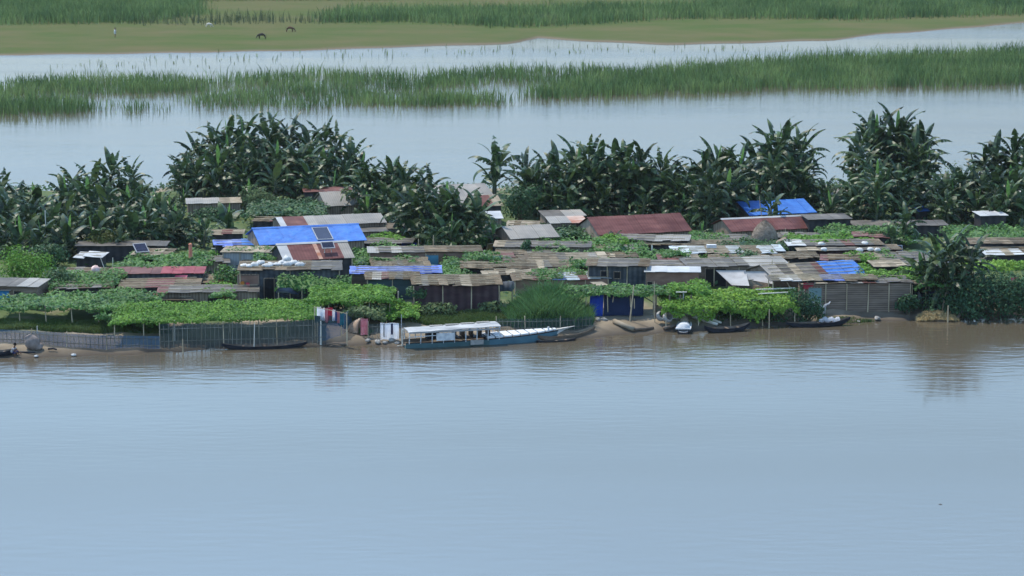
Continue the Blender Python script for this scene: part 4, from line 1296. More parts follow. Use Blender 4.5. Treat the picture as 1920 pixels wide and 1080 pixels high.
shrub("lush low plant cluster under the split leafed banana", 890, 470, 3, 1.4, 2, "vine_mid", 1000, .26)
shrub("dark hedge of leaves left of the cloth line", 612, 580, 2.4, 1.2, 1.6, "vine_dark", 900, .22)
shrub("dark leaf mass under the front right banana clump", 1765, 590, 2.6, 1.5, 1.5, "bush_dark", 1100, .24)


# ground cover
def weeds():
    n = 26000
    x = NR.uniform(-62, 62, n)
    sy = np.interp(x, _s[:, 0], _s[:, 1])
    by = np.interp(x, _b[:, 0], _b[:, 1])
    y = np.where(NR.uniform(0, 1, n) < .25, by - NR.uniform(.2, 9, n), sy + 11 + (by - sy - 16) * NR.uniform(0, 1, n))
    k = snoise(x * .35, y * .3, 5) + NR.normal(0, .4, n) > -.2
    x, y = x[k], y[k]
    z = gz(x, y)
    P = np.stack([x, y, z + NR.uniform(.02, .55, len(x))], 1)
    Nn = np.stack([NR.normal(0, .6, len(x)), NR.normal(-.2, .6, len(x)), np.ones(len(x))], 1)
    V, Q = leaf_quads(P, Nn, .34, .7)
    tag(np_mesh("weeds", V, Q, "vine_dark"), "low weeds over the ground between the huts", "weeds", kind="stuff")


weeds()


def grass_patch(name, label, px, h, n, width=.05, m="grass_lawn", lean=.4, patch=-1, mound=0):
    poly = np.array([ground(*p)[:2] for p in px])
    lo, hi = poly.min(0), poly.max(0)
    x = NR.uniform(lo[0], hi[0], n)
    y = NR.uniform(lo[1], hi[1], n)
    k = in_poly(x, y, poly) & (snoise(x, y, 1) + NR.normal(0, .3, n) > patch)
    x, y = x[k], y[k]
    z = gz(x, y)
    hh = np.full(len(x), h)
    if mound:
        hh = h * np.clip(np.minimum(x - lo[0], hi[0] - x) / mound, .35, 1) ** .7 * (1 + .15 * snoise(x * 1.3, y * 1.3, 2))
    V, Q = blades(np.stack([x, y, z - .05], 1), hh, width, lean, .4)
    return tag(np_mesh(name, V, Q, m), label, "grass", kind="stuff")


grass_patch("grass", "grass strip behind the blue net fence at left", [(-30, 606), (200, 604), (310, 612), (320, 626), (180, 626), (-30, 620)], .35, 26000)
grass_patch("grass", "grass strip behind the ferry boat", [(755, 592), (800, 588), (960, 588), (1000, 600), (960, 612), (800, 610), (760, 602)], .35, 22000)
grass_patch("grass", "grass on the slope below the cloth line", [(622, 600), (660, 606), (700, 622), (690, 630), (640, 614)], .3, 4000, m="grass_tall")
grass_patch("grass", "grass tufts at the water below the reed wall", [(1535, 596), (1600, 596), (1640, 602), (1600, 608), (1530, 606)], .22, 3500, patch=-.2)
TG = grass_patch("tall_grass", "tall dense grass clump behind the right net fence", [(945, 590), (985, 578), (1060, 576), (1105, 588), (1112, 612), (1080, 618), (960, 614)], 2.0, 11000, .06, "grass_tall", .6, mound=2.6)


# ------------------------------------------------------------------ banana plants
def leaf_blade(mb, base, az, e0, L, Wd, droop, tatter, mi, rr, fold):
    """one long arching banana leaf: petiole, then a blade of two halves"""
    n = 11
    d = Vector((math.cos(az) * math.cos(e0), math.sin(az) * math.cos(e0), math.sin(e0)))
    side = Vector((-math.sin(az), math.cos(az), 0))
    p = Vector(base)
    el = e0
    pts, nrm = [], []
    for i in range(n + 1):
        t = i / n
        pts.append(p.copy())
        dd = Vector((math.cos(az) * math.cos(el), math.sin(az) * math.cos(el), math.sin(el)))
        nrm.append(side.cross(dd) * -1)
        p = p + dd * (L / n)
        el -= droop / n * (.35 + 1.5 * t)
    mb.path(pts[:4], [.045, .035, .03, .02], 4, 3)
    prof = lambda t: Wd * .5 * max(0.0, math.sin(math.pi * min(1, max(0, (t - .14) / .86)) ** .75)) ** .6 if t > .14 else 0.0
    for sg in (-1, 1):
        for i in range(1, n):
            ta, tb = i / n, (i + 1) / n
            wa, wb = prof(ta), prof(tb)
            if wa < .01 and wb < .01:
                continue
            f = fold + (rr.uniform(-.1, .7) if tatter > rr.random() else 0)
            gap = tatter * rr.uniform(0, .22)
            if tatter > .5 and rr.random() < .15:
                f += .7
                gap = .3
            a, b = pts[i], pts[i + 1]
            na, nb = nrm[i], nrm[i + 1]
            ea = a + side * sg * wa * math.cos(f) - na * wa * math.sin(f)
            eb = b + side * sg * wb * math.cos(f) - nb * wb * math.sin(f)
            e1, e2 = ea.lerp(eb, gap), eb.lerp(ea, gap)
            sl = (b - a) * .25
            q = [a, b, e2 + sl, e1 + sl]
            mb.add(q if sg > 0 else q[::-1], [(0, 1, 2, 3)], mi)


def banana_variant(seed, stem, nleaf, L, young=1, dead=2, suck=2):
    rr = random.Random(seed)
    lean = (rr.uniform(-.12, .12) * stem, rr.uniform(-.12, .12) * stem)
    ms = MB()
    top = Vector((lean[0], lean[1], stem))
    ms.path([(0, 0, -.4), (lean[0] * .3, lean[1] * .3, stem * .5), top, top + Vector((0, 0, .35))], [.17, .14, .11, .06], 7)
    mb = MB()
    for i in range(nleaf):
        f = i / (nleaf - 1)
        az = i * 2.4 + rr.uniform(-.3, .3)
        e0 = rad(84 - 74 * f) + rr.uniform(-.1, .1)
        dr = rad(68 + 58 * f) * rr.uniform(.65, 1.3)
        k = 4 if rr.random() < .16 else 0
        if i < young:
            k = 1
            e0, dr = rad(86), rad(8)
        leaf_blade(mb, top + Vector((0, 0, .3 - .55 * f)), az, e0, L * rr.uniform(.8, 1.12) * (.8 if i < young else 1), .74 * rr.uniform(.8, 1.2) * (.5 if k == 1 else 1), dr, rr.choice([.1, .3, .6, .85]) if k != 1 else 0, k, rr, rr.uniform(.1, .75))
    # suckers growing from the same foot
    for q in range(suck):
        az0 = rr.uniform(0, 6.28)
        rd = rr.uniform(.35, .9)
        h = stem * rr.uniform(.25, .75)
        b = Vector((math.cos(az0) * rd, math.sin(az0) * rd, h))
        ms.path([(b.x * .6, b.y * .6, -.4), (b.x * .9, b.y * .9, h * .6), b], [.1, .09, .06], 6)
        m = rr.choice([5, 6, 7])
        for i in range(m):
            f = i / (m - 1)
            leaf_blade(mb, b - Vector((0, 0, .2 * f)), az0 + i * 2.4, rad(86 - 50 * f), L * rr.uniform(.6, .95), .52 * rr.uniform(.85, 1.15), rad(25 + 90 * f) * rr.uniform(.7, 1.2), rr.choice([0, .25, .5]), 0, rr, rr.uniform(.1, .7))
    md = MB()
    for i in range(dead):
        az = rr.uniform(0, 6.28)
        leaf_blade(md, top + Vector((0, 0, -.15 - i * .2)), az, rad(-10), L * rr.uniform(.6, .85), .3, rad(75), .8, 2, rr, .9)
    return ms, mb, md


BAN = {}
LM = ["banana_leaf", "banana_young", "banana_dead", "banana_rib", "banana_yellowing"]


def make_variant(key, *args):
    ms, mb, md = banana_variant(*args)
    t = bpy.data.objects.new("banana_plant", None)
    parts = [ms.build("trunk", "banana_stem", t, smooth=True), mb.build("crown", LM, t), md.build("dead_leaf", LM, t)]
    hgt = max(v[2] for v in mb.v)
    BAN[key] = [t, parts, hgt, False]


for i in range(5):
    make_variant(('tall', i), 100 + i, 3.4 + i * .25, 15 + i % 3, 3.3, int(i == 1), 2, 3)
for i in range(5):
    make_variant(('mid', i), 200 + i, 1.9 + i * .2, 14 + i % 3, 3.0, int(i == 2), 2, 2)
for i in range(4):
    make_variant(('low', i), 300 + i, .8 + i * .2, 10 + i % 2, 2.1, int(i == 0), 1, 1)
make_variant(('split', 0), 401, 1.5, 7, 2.0, 3, 1, 0)


def banana(x, ytop, ybase, label, group, kind=None, rnd=random, lean=0.0):
    g = ground(x, ybase)
    Hm = z_at(x, ytop, g.y) - g.z
    fam = kind or ('tall' if Hm > 5.7 else 'mid' if Hm > 3.9 else 'low')
    ks = [k for k in BAN if k[0] == fam]
    key = rnd.choice(ks)
    src, parts, hv, used = BAN[key]
    if not used:
        t, pr = src, parts
        BAN[key][3] = True
        COL.objects.link(t)
    else:
        t = src.copy()
        COL.objects.link(t)
        for q in parts:
            c = q.copy()
            c.parent = t
            COL.objects.link(c)
    s = max(.55, min(1.6, Hm / hv))
    t.location = g
    za = rnd.uniform(0, 6.28)
    t.rotation_mode = 'QUATERNION'
    t.rotation_quaternion = (Matrix.Rotation(lean + rnd.uniform(-.05, .05), 3, 'Y') @ Matrix.Rotation(rnd.uniform(-.02, .09), 3, 'X') @ Matrix.Rotation(za, 3, 'Z')).to_quaternion()
    t.scale = (s * rnd.uniform(.92, 1.08),) * 2 + (s,)
    tag(t, label, "banana plant", group)
    return t


CL = [
    ("the dense banana clump at the left edge", [(8, 318, 415), (38, 335, 410), (70, 340, 412), (20, 345, 440), (55, 365, 450), (-15, 330, 430), (95, 372, 455), (10, 390, 480), (45, 400, 484), (82, 405, 482), (125, 400, 484)]),
    ("the pointed banana clump above the left hand roofs", [(150, 300, 408), (182, 292, 405), (208, 275, 405), (238, 288, 408), (262, 335, 410), (135, 325, 425), (170, 330, 438), (205, 335, 440), (245, 345, 440), (285, 360, 440), (155, 385, 470), (195, 375, 468), (235, 385, 470), (272, 385, 468), (305, 370, 455), (330, 380, 450)]),
    ("the tallest broad banana clump in the left half", [(352, 262, 358), (372, 236, 356), (400, 215, 356), (430, 205, 355), (458, 206, 355), (490, 202, 355), (520, 208, 355), (548, 212, 355), (575, 215, 355), (602, 212, 355), (628, 218, 356), (650, 240, 358), (668, 268, 360),
        (345, 292, 372), (378, 275, 374), (412, 262, 374), (448, 255, 376), (482, 250, 377), (515, 252, 377), (548, 258, 376), (580, 262, 374), (612, 268, 372), (642, 280, 372), (400, 300, 380), (460, 296, 384), (520, 292, 385), (575, 296, 380)]),
    ("the banana clump right of the pale grey tin house", [(688, 305, 408), (715, 300, 410), (742, 295, 412), (768, 302, 412), (790, 308, 414), (665, 335, 405), (705, 340, 420), (745, 345, 424)]),
    ("the leafy banana clump in front of the weathered lean to", [(790, 352, 462), (818, 350, 465), (842, 340, 464), (868, 362, 466), (888, 372, 462), (775, 375, 462), (805, 388, 470)]),
    ("the wide middle banana clump behind the maroon house", [(992, 262, 398), (1018, 262, 398), (1045, 258, 398), (1072, 250, 398), (1100, 242, 398), (1128, 258, 398), (1150, 252, 398), (1175, 255, 398), (1202, 248, 398), (1228, 258, 398), (1250, 270, 400),
        (1005, 300, 405), (1040, 296, 406), (1078, 292, 406), (1115, 288, 406), (1152, 290, 406), (1190, 292, 406), (1228, 298, 406), (1060, 318, 408), (1130, 316, 408), (1200, 318, 408)]),
    ("the banana clump between the two maroon houses", [(1282, 285, 408), (1308, 268, 408), (1335, 258, 406), (1362, 262, 406), (1388, 250, 404), (1270, 312, 415), (1300, 310, 420), (1330, 302, 426), (1362, 308, 418), (1392, 310, 412)]),
    ("the pointed banana clump above the far blue roof", [(1412, 232, 388), (1438, 212, 386), (1465, 218, 386), (1490, 225, 386), (1512, 262, 386), (1405, 280, 392), (1440, 275, 394), (1478, 285, 394), (1512, 300, 394), (1525, 330, 396)]),
    ("the tallest banana clump in the right half", [(1588, 225, 375), (1615, 205, 370), (1642, 198, 368), (1672, 190, 368), (1700, 198, 368), (1728, 212, 370), (1750, 245, 375), (1580, 300, 405), (1612, 290, 412), (1648, 285, 415), (1685, 290, 415), (1718, 300, 412), (1590, 340, 415), (1635, 330, 418), (1690, 335, 418), (1570, 335, 400), (1740, 330, 408)]),
    ("the banana clump cut by the right edge", [(1812, 262, 385), (1835, 245, 382), (1862, 232, 382), (1888, 236, 382), (1912, 240, 382), (1935, 250, 385), (1800, 310, 405), (1835, 310, 412), (1872, 305, 412), (1908, 310, 412), (1765, 350, 412), (1800, 352, 418), (1850, 350, 420), (1900, 352, 420)]),
    ("the dark banana clump at the water beside the straw heap", [(1758, 428, 578), (1776, 420, 580), (1796, 432, 580), (1745, 470, 572), (1775, 480, 586)]),
]
brnd = random.Random(11)
frnd = random.Random(5)
for k_, f_ in [(2, .99), (5, .92), (6, .8), (7, .74), (8, .74), (4, 1.0)]:
    c_ = sum(p[0] for p in CL[k_][1]) / len(CL[k_][1])
    CL[k_] = (CL[k_][0], [(c_ + (p[0] - c_) * f_, p[1] + 14 * (abs(p[0] - c_) / (max(q[0] for q in CL[k_][1]) - c_)) ** 2, p[2]) for p in CL[k_][1]])
CL[9] = (CL[9][0], [(1832 + (p[0] - 1800) * .85 if p[0] > 1790 else p[0] + 30, p[1], p[2]) for p in CL[9][1]])
CL[8][1].extend([(1562, 345, 404), (1588, 350, 408)])
CL[9][1].extend([(1780, 318, 408), (1796, 300, 404), (1768, 335, 412), (1752, 345, 405), (1775, 352, 408), (1795, 345, 404)])
CL[6][1].extend([(1256, 302, 408), (1276, 318, 412)])
for k_, (core, pl) in enumerate(CL):
    if k_ == len(CL) - 1:
        continue
    x0_, x1_ = min(p[0] for p in pl), max(p[0] for p in pl)
    for (px, yt, yb) in list(pl):
        if frnd.random() < .7:
            yb2 = yb + frnd.uniform(4, 14)
            pl.append((min(max(px + frnd.uniform(-16, 16), x0_ + 1), x1_ - 1), min(yt + frnd.uniform(25, 70), yb2 - 62), yb2))
CL[1][1].extend([(345, 350, 388), (318, 365, 404)])
EXTRA_A = [(-10, 398, 470), (30, 402, 474), (62, 396, 470), (100, 392, 462), (112, 404, 476), (150, 398, 474), (178, 388, 472), (130, 352, 448), (60, 372, 452), (5, 368, 450)]
EXTRA_B = [(215, 392, 474), (250, 388, 472), (290, 392, 470), (320, 388, 464), (345, 396, 458), (365, 402, 452), (230, 366, 456), (270, 368, 456), (300, 352, 442)]
CL[0][1].extend(EXTRA_A)
CL[1][1].extend(EXTRA_B)
CL[3][1].extend([(735, 288, 412), (760, 296, 416), (700, 296, 408), (720, 330, 422), (772, 338, 424)])
CL[4][1].extend([(770, 345, 458), (800, 338, 462), (850, 345, 466), (880, 352, 466), (826, 372, 470)])
for core, pl in CL:
    xs_ = sorted(p[0] for p in pl)
    tall = min(pl, key=lambda p: p[1])
    low = max(pl, key=lambda p: p[2] * 1000 + p[1])
    for p in pl:
        if p is tall:
            lb = "tallest banana plant of " + core
        elif p[0] == xs_[0]:
            lb = "leftmost banana plant of " + core
        elif p[0] == xs_[-1]:
            lb = "rightmost banana plant of " + core
        elif p is low:
            lb = "lowest front banana plant of " + core
        else:
            lb = "inner banana plant of " + core
        banana(p[0], p[1], p[2], lb, core[4:], None, brnd, 0.16 * max(-1, min(1, (p[0] - (xs_[0] + xs_[-1]) / 2) / ((xs_[-1] - xs_[0]) / 2))) ** 3)
banana(926, 258, 365, "lone banana plant standing apart right of the wide pale roof", "single banana plants", 'mid', brnd)
banana(1446, 350, 432, "short banana plant before the middle of far blue roof", "single banana plants", 'low', brnd)
banana(924, 410, 470, "bright split leafed banana plant beside the white cracked slab", "single banana plants", 'split', brnd)
banana(425, 378, 452, "small banana plant left of the long grey house", "single banana plants", 'low', brnd)
banana(382, 402, 465, "small banana plant left of the one by the long grey house", "single banana plants", 'low', brnd)
banana(1318, 420, 455, "small banana plant with a pale green leaf by the maroon gable end", "single banana plants", 'split', brnd)
banana(1700, 380, 462, "banana plant with a pale yellow stalk right of the long maroon roofs", "single banana plants", 'mid', brnd)
banana(1672, 420, 470, "smaller banana plant left of the pale stalked one", "single banana plants", 'low', brnd)
banana(1150, 440, 470, "short banana plant in the creeper slope below long maroon house", "single banana plants", 'low', brnd)
banana(1548, 330, 400, "banana plant arching over the right end of far blue roof", "single banana plants", 'mid', brnd)


# ------------------------------------------------------------------ fences, poles
def fence(label, pts, top, step, slat, net, cat="fence", slats=True, lean=0.0):
    """pts: foot points in the picture; top: height"""
    W_ = [ground(*p) for p in pts]
    o = W_[0].copy()
    t = thing("net_fence", label, cat, o)
    P = [w - o for w in W_]
    ms = MB()
    mn = MB()
    uvs = []
    L0 = 0
    for a, b in zip(P[:-1], P[1:]):
        ln = (b - a).length
        n = max(1, int(ln / step))
        if slats:
            for k in range(n):
                q = a.lerp(b, k / n)
                h = top * random.uniform(.85, 1.05)
                ms.box((q.x + random.uniform(-.03, .03), q.y - .03, q.z + h / 2 - .1), (slat, .025, h + .2), 0, Matrix.Rotation(random.uniform(-.03, .03), 3, 'Y'))
            for hz in (.3, .8):
                ms.tube(a + Vector((0, -.06, top * hz)), b + Vector((0, -.06, top * hz)), .022)
        i = len(mn.v)
        mn.add([a + Vector((0, 0, -.1)), b + Vector((0, 0, -.1)), b + Vector((0, 0, top)), a + Vector((0, 0, top))], [(0, 1, 2, 3)])
        uvs += [(L0, 0), (L0 + ln, 0), (L0 + ln, top), (L0, top)]
        L0 += ln
    nn = mn.build("net", net, t)
    ul = nn.data.uv_layers.new(name="UVMap")
    for i, uv in enumerate(uvs):
        ul.data[i].uv = uv
    if slats:
        ms.build("slat_panel", "old_bamboo", t)
    k = 0
    for a, b in zip(P[:-1], P[1:]):
        n = max(1, int((b - a).length / 2.4))
        for j in range(n):
            q = a.lerp(b, j / n)
            mp_ = MB()
            mp_.tube((q.x, q.y - .02, q.z - .3), (q.x + random.uniform(-.05, .05), q.y - .02, q.z + top + random.uniform(.05, .25)), .04, .03)
            mp_.build("post", "bamboo", t)


fence("sagging blue net fence across the bank at left", [(-40, 641), (60, 645), (125, 650), (200, 654), (300, 655)], .95, .28, .03, "blue_net")
fence("tall slatted net fence under the long front trellis", [(300, 654), (420, 650), (520, 648), (612, 645)], 1.75, .3, .04, "green_net")
fence("slatted net fence in front of the tall grass clump", [(930, 622), (985, 622), (1050, 621), (1112, 617)], .95, .26, .035, "green_net")
fence("short green net fence between red cloth and striped sheet", [(690, 632), (725, 632), (760, 631)], .95, .3, .03, "green_net")
fence("teal net fence panel below the row of washing", [(596, 640), (640, 630), (660, 616)], 1.5, .4, .03, "blue_net", slats=False)


def pole(label, x, yt, yb, dx=0, r=.045, m="bamboo", water=False, name="bamboo_pole", bend=0, r2=None):
    g = plane(x, yb, 0) if water else ground(x, yb)
    Hm = z_at(x, yt, g.y) - g.z
    s = scale_at(g)
    mb = MB()
    n = 5
    mb.path([(dx / s * i / n + bend * math.sin(math.pi * i / n), 0, -.4 + (Hm + .4) * i / n) for i in range(n + 1)], [r + ((r2 or r * .7) - r) * i / n for i in range(n + 1)])
    o = mb.build(name, m, loc=g)
    return tag(o, label, "pole", "bamboo poles")


pole("left one of two bamboo poles rising by the brick hut", 785, 448, 500)
pole("right one of two bamboo poles rising by the brick hut", 812, 441, 500, 1)
pole("bamboo pole in the water left of the black canoe", 343, 636, 662, 0, .05, water=True)
pole("tall white pole at the right end of tall slatted fence", 601, 602, 645, 1, .07, "pale_wood")
pole("thin pole against the middle of the tall slatted fence", 476, 606, 650, 2, .05, "pale_wood")
pole("thin stake in the bank below the long trellis left end", 328, 600, 640, 0, .05, "pale_wood")
pole("tall slanting bamboo pole before the navy sheet", 1180, 536, 602, 8, .06, "bamboo")
pole("leaning thin bamboo pole left before the navy sheet", 1144, 556, 592, 6, .05)
pole("short thin pole right of the tall slanting one", 1190, 560, 594, -1, .05)
pole("pale forked pole right of the bowed bamboo", 1228, 528, 605, -2, .035, "bamboo")
pole("thin pole standing over the end on boat", 1281, 546, 598, 0, .05, "alu")
pole("stake in water at the foot of the lime hedge", 1442, 580, 615, 0, .045, "bamboo", True)
pole("tall thin pole rising through the pale tarpaulins", 1447, 488, 545, 0, .05)
pole("second tall thin pole right of the pale tarpaulins", 1477, 490, 545, 1, .05)
pole("stake in the water by the straw heap", 1777, 573, 604, 0, .06, "bamboo", True)
pole("pale post by the pole shed with creeper", 1741, 528, 580, 0, .05, "pale_wood")
pole("thin pole standing beside the ferry boat stern", 753, 590, 640, 0, .035, "alu")
pole("white topped post by the teal lean to", 747, 546, 566, 0, .06, "pale_wood")
pole("leaning bamboo brace at the left end of teal lean to", 706, 518, 545, -20, .05)
pole("thin pale pole in the far left banana leaves", 88, 395, 480, -1, .06, "pale_wood")
pole("pale pole under the wide middle banana clump", 1031, 345, 412, 4, .05, "pale_wood")
pole("pale stake in the grass strip at far left", 70, 611, 626, 0, .045, "pale_wood")
pole("leaning thin pole beside the pinkish bundle at left", 210, 484, 535, -20, .04, "pale_wood")
pole("short pale pole beside the leaning one at left", 211, 483, 505, 1, .05, "pale_wood")
pole("thin mast on the small straw hut", 1472, 428, 455, 0, .04)
pole("tall bowed mast of the hay stack", 1437, 368, 432, -14, .05, "bamboo", bend=-.12)
pole("pale carved post before the creeper slope", 1224, 459, 490, -2, .08, "pale_wood")

# bowed bamboo and crosspieces
g = ground(1228, 575)
mb = MB()
s = scale_at(g)
mb.path([((px - 1228) / s, 0, (575 - py) / s) for px, py in [(1164, 550), (1180, 552), (1196, 557), (1212, 565), (1228, 575), (1234, 582)]], [.05] * 6)
tag(mb.build("bamboo_pole", "pale_wood", loc=(g.x, g.y - .4, g.z + .3)), "bowed bamboo arching in front of the navy sheet", "pole", "bamboo poles")
g = ground(1281, 600)
mb = MB()
s = scale_at(g)
mb.tube((-14 / s, 0, 53 / s), (6 / s, 0, 53 / s), .05)
tag(mb.build("bamboo_pole", "pale_wood", loc=g), "short pale crosspiece on the pole over the end on boat", "pole", "bamboo poles")
for lb, x0, y0, x1, y1, zz in [("upper long bamboo rail right of the pale tarpaulins", 1418, 543, 1488, 540, 1.4), ("lower bamboo rail in the lime hedge top", 1422, 551, 1475, 548, 1.3), ("slanting pale rail end left of the red curtain", 1476, 530, 1494, 549, 1.6),
                               ("long rail at the foot of the left fence bank", 430, 466, 395, 466, 1.0)]:
    a, b = ground(x0, y0, zz), ground(x1, y1, zz)
    b.y = a.y
    mb = MB()
    mb.tube((0, 0, 0), (b.x - a.x, 0, z_at(x1, y1, a.y) - (a.z + zz)), .05)
    tag(mb.build("bamboo_pole", "pale_wood", loc=(a.x, a.y, a.z + zz)), lb, "pole", "bamboo poles")

g = ground(358, 510, .3)
mb = MB()
mb.path([(0, 0, -1), (0, 0, 1.0), (.02, 0, 1.05)], [.17, .13, .1], 8)
mb.lump((0, 0, 1.02), (.16, .16, .1), 3, 8, 5, .05)
tag(mb.build("chimney_pipe", "orange_pipe", loc=(g.x, g.y, g.z + 1.5)), "orange upright pipe behind the red edged hut", "pipe")

g = ground(179, 507, 1.5)
sack("round pinkish white bundle on the creeper mound at left", (g.x, g.y, g.z + 1.4), (.36, .3, .3), 5, None, "pinkish_cloth", "bundle", "bundle")
g = ground(1334, 472, .9)
mb = MB()
mb.box((0, 0, .35), (.8, .4, .4))
mb.box((-.3, 0, .08), (.12, .35, .18))
mb.box((.3, 0, .08), (.12, .35, .18))
tag(mb.build("crate", "white_paint", loc=(g.x, g.y, g.z + .95)), "white box with dark feet on the pale plastic roof", "box")

# hay stack with small straw hut
g = ground(1433, 468)
t = thing("hay_stack", "brown dome shaped hay stack in front of the maroon house", "hay stack", g)
mb = MB()
for i in range(9):
    pass
prof = [(1.0, -.2), (1.12, .4), (1.15, .9), (1.08, 1.35), (.88, 1.75), (.6, 2.1), (.3, 2.35), (.08, 2.5)]
n = 18
vs = [(r * math.cos(k * 2 * math.pi / n) * (1 + .03 * math.sin(k * 5 + i)), r * math.sin(k * 2 * math.pi / n), z) for i, (r, z) in enumerate(prof) for k in range(n)]
fs = [(i * n + k, i * n + (k + 1) % n, (i + 1) * n + (k + 1) % n, (i + 1) * n + k) for i in range(len(prof) - 1) for k in range(n)] + [tuple((len(prof) - 1) * n + k for k in range(n))]
mb.add(vs, fs)
mb.build("straw_body", "hay", t, smooth=True)
k = 2600
a_ = NR.uniform(0, 2 * np.pi, k)
zi = NR.uniform(0, 7, k)
r_ = np.interp(zi, range(8), [q[0] for q in prof])
z_ = np.interp(zi, range(8), [q[1] for q in prof])
P = np.stack([r_ * np.cos(a_), r_ * np.sin(a_), z_], 1)
Nn = np.stack([np.cos(a_), np.sin(a_), np.full(k, .5)], 1) + NR.normal(0, .3, (k, 3))
V, Q = leaf_quads(P, Nn, .22, .12)
np_mesh("loose_straw", V, Q, "hay", t)
g = ground(1471, 476)
t = thing("straw_hut", "little dark straw hut right of the hay stack", "hut", g)
mb = MB()
mb.path([(-.7, 0, .3), (-.35, 0, .75), (0, 0, .9), (.4, 0, .8), (.75, 0, .35)], [.35, .5, .55, .5, .35], 8)
mb.build("roof", "hay", t, smooth=True)
mb = MB()
mb.box((0, -.35, .25), (.9, .05, .7))
mb.build("wall", "wood_wall", t)

# straw heap
g = ground(1757, 600)
t = thing("straw_heap", "yellow straw heap at the water by the dark banana clump", "straw heap", g)
mb = MB()
mb.lump((0, .3, .0), (1.35, .6, .6), 3, 16, 8, .16)
mb.build("heap", "straw", t, smooth=True)
k = 2500
a_ = NR.uniform(-1, 1, k)
b_ = NR.uniform(-.3, 1, k)
P = np.stack([a_ * 1.55, -.45 + b_ * .8, .06 + .6 * np.sqrt(np.clip(1 - a_ ** 2, 0, 1)) * (.25 + .75 * np.clip(b_ + .2, 0, 1)) * NR.uniform(.6, 1.1, k)], 1)
V, Q = leaf_quads(P, NR.normal(0, .6, (k, 3)) + np.array([0, -.4, .8]), .3, .14)
np_mesh("loose_straw", V, Q, "straw", t)


# ------------------------------------------------------------------ washing
def hanging(label, x0, x1, yt, yb, h, m, seed, group=None, cat="cloth", name="cloth", stripes=()):
    return sheet(name, label, cat, [(x0, yt, h), (x1, yt, h), (x1, yb, h - (yb - yt) / 25.0), (x0, yb, h - (yb - yt) / 25.0)], m, 0, 12, 8, group, .02, .05, seed)


wl = [("white cloth at the left end of the washing row", 594, 602, 576, 598, "white_cloth"), ("pale grey shirt second in the washing row", 601, 610, 578, 602, "white_cloth"), ("pink and white cloth in the washing row", 609, 615, 578, 605, "pink_cloth"),
      ("bright red shirt in the washing row", 614, 624, 577, 601, "red_cloth"), ("white cloth right of the red shirt", 623, 629, 581, 602, "white_cloth"), ("blue cloth in the washing row", 628, 633, 583, 602, "blue_cloth"), ("dark red cloth near the right end of washing row", 632, 637, 584, 606, "pink_cloth"), ("teal cloth at the right end of the washing row", 637, 645, 588, 610, "teal_cloth")]
for i, (lb, x0, x1, yt, yb, m) in enumerate(wl):
    hanging(lb, x0, x1, yt, yb, 2.5, m, i, "washing drying in a row by the trellis")
g0, g1 = ground(590, 576, 2.5), ground(650, 588, 2.5)
mb = MB()
mb.tube((0, 0, 0), (g1.x - g0.x, g1.y - g0.y, z_at(650, 588, g1.y) - g0.z - 2.5), .02)
for f in (0.0, 1.0):
    q = g0.lerp(g1, f)
    mb.tube(((q - g0).x, (q - g0).y, -2.6), ((q - g0).x, (q - g0).y, .05 + (0 if f == 0 else z_at(650, 588, g1.y) - g0.z - 2.5)), .04)
tag(mb.build("washing_line", "bamboo", loc=(g0.x, g0.y + .03, g0.z + 2.5)), "washing line strung on two poles beside the long trellis", "line")
hanging("wide blue sheet hanging low beside the trellis end", 590, 634, 592, 606, 1.9, "teal_wall", 3, None, "sheet", "cloth")
hanging("faded red cloth hung beside the wicker shelter", 676, 690, 598, 628, 1.3, "pink_cloth", 5, None)
t = hanging("large white sheet with a dark stripe hung by the ferry stern", 713, 748, 606, 637, 1.3, "white_cloth", 8, None, "sheet", "cloth")
s_ = hanging(None, 733, 737, 606.5, 627, 1.32, "navy_cloth", 9, None, None, "stripe")
s_.parent = t
s_.location = s_.location - t.location + Vector((0, -.09, .0))
s2 = hanging(None, 719, 721, 606.5, 632, 1.32, "grey_tarp", 9, None, None, "stripe")
s2.parent = t
s2.location = s2.location - t.location + Vector((0, -.09, .0))
hanging("orange cloth hanging on the brown shack end wall", 449, 458, 528, 543, 1.5, "orange_cloth", 2, "clothes on the brown shack wall")
hanging("red cloth hanging on the brown shack end wall", 461, 468, 530, 545, 1.45, "red_cloth", 4, "clothes on the brown shack wall")
hanging("crimson cloth in the dark opening at the right edge", 1896, 1907, 520, 532, 1.6, "pink_tarp", 4, None)
# small white cone shaped cloth
g = ground(1722, 572)
mb = MB()
mb.path([(-.05, 0, 1.15), (0, 0, .85), (.05, 0, .45), (.06, 0, .3)], [.02, .1, .18, .1], 8)
tag(mb.build("cloth", "white_cloth", loc=(g.x, g.y - .3, g.z), smooth=True), "white tied cloth hanging above the straw heap", "cloth")

# wicker shelter (half dome)
g = ground(668, 622)
t = thing("wicker_shelter", "brown upturned wicker half shell on the bank", "shelter", g, rad(-25))
mb = MB()
n, k2 = 9, 7
vs = []
for i in range(n + 1):
    a = math.pi * i / n
    for j in range(k2 + 1):
        v = j / k2
        r = 1 - .85 * v ** 1.6
        vs.append((-.55 + .0 + 1.0 * (1 - v) - .3 * v, -.62 * math.cos(a) * r, 1.05 * math.sin(a) * r + .02))
f_ = lambda i, j: i * (k2 + 1) + j
vs2 = [(x * .93, y * .92, z * .93) for x, y, z in vs]
N1 = len(vs)
fs = []
for i in range(n):
    for j in range(k2):
        q = (f_(i, j), f_(i + 1, j), f_(i + 1, j + 1), f_(i, j + 1))
        fs += [q, tuple(z + N1 for z in q[::-1])]
    fs.append((f_(i, 0), f_(i, 0) + N1, f_(i + 1, 0) + N1, f_(i + 1, 0)))
mb.add(vs + vs2, fs)
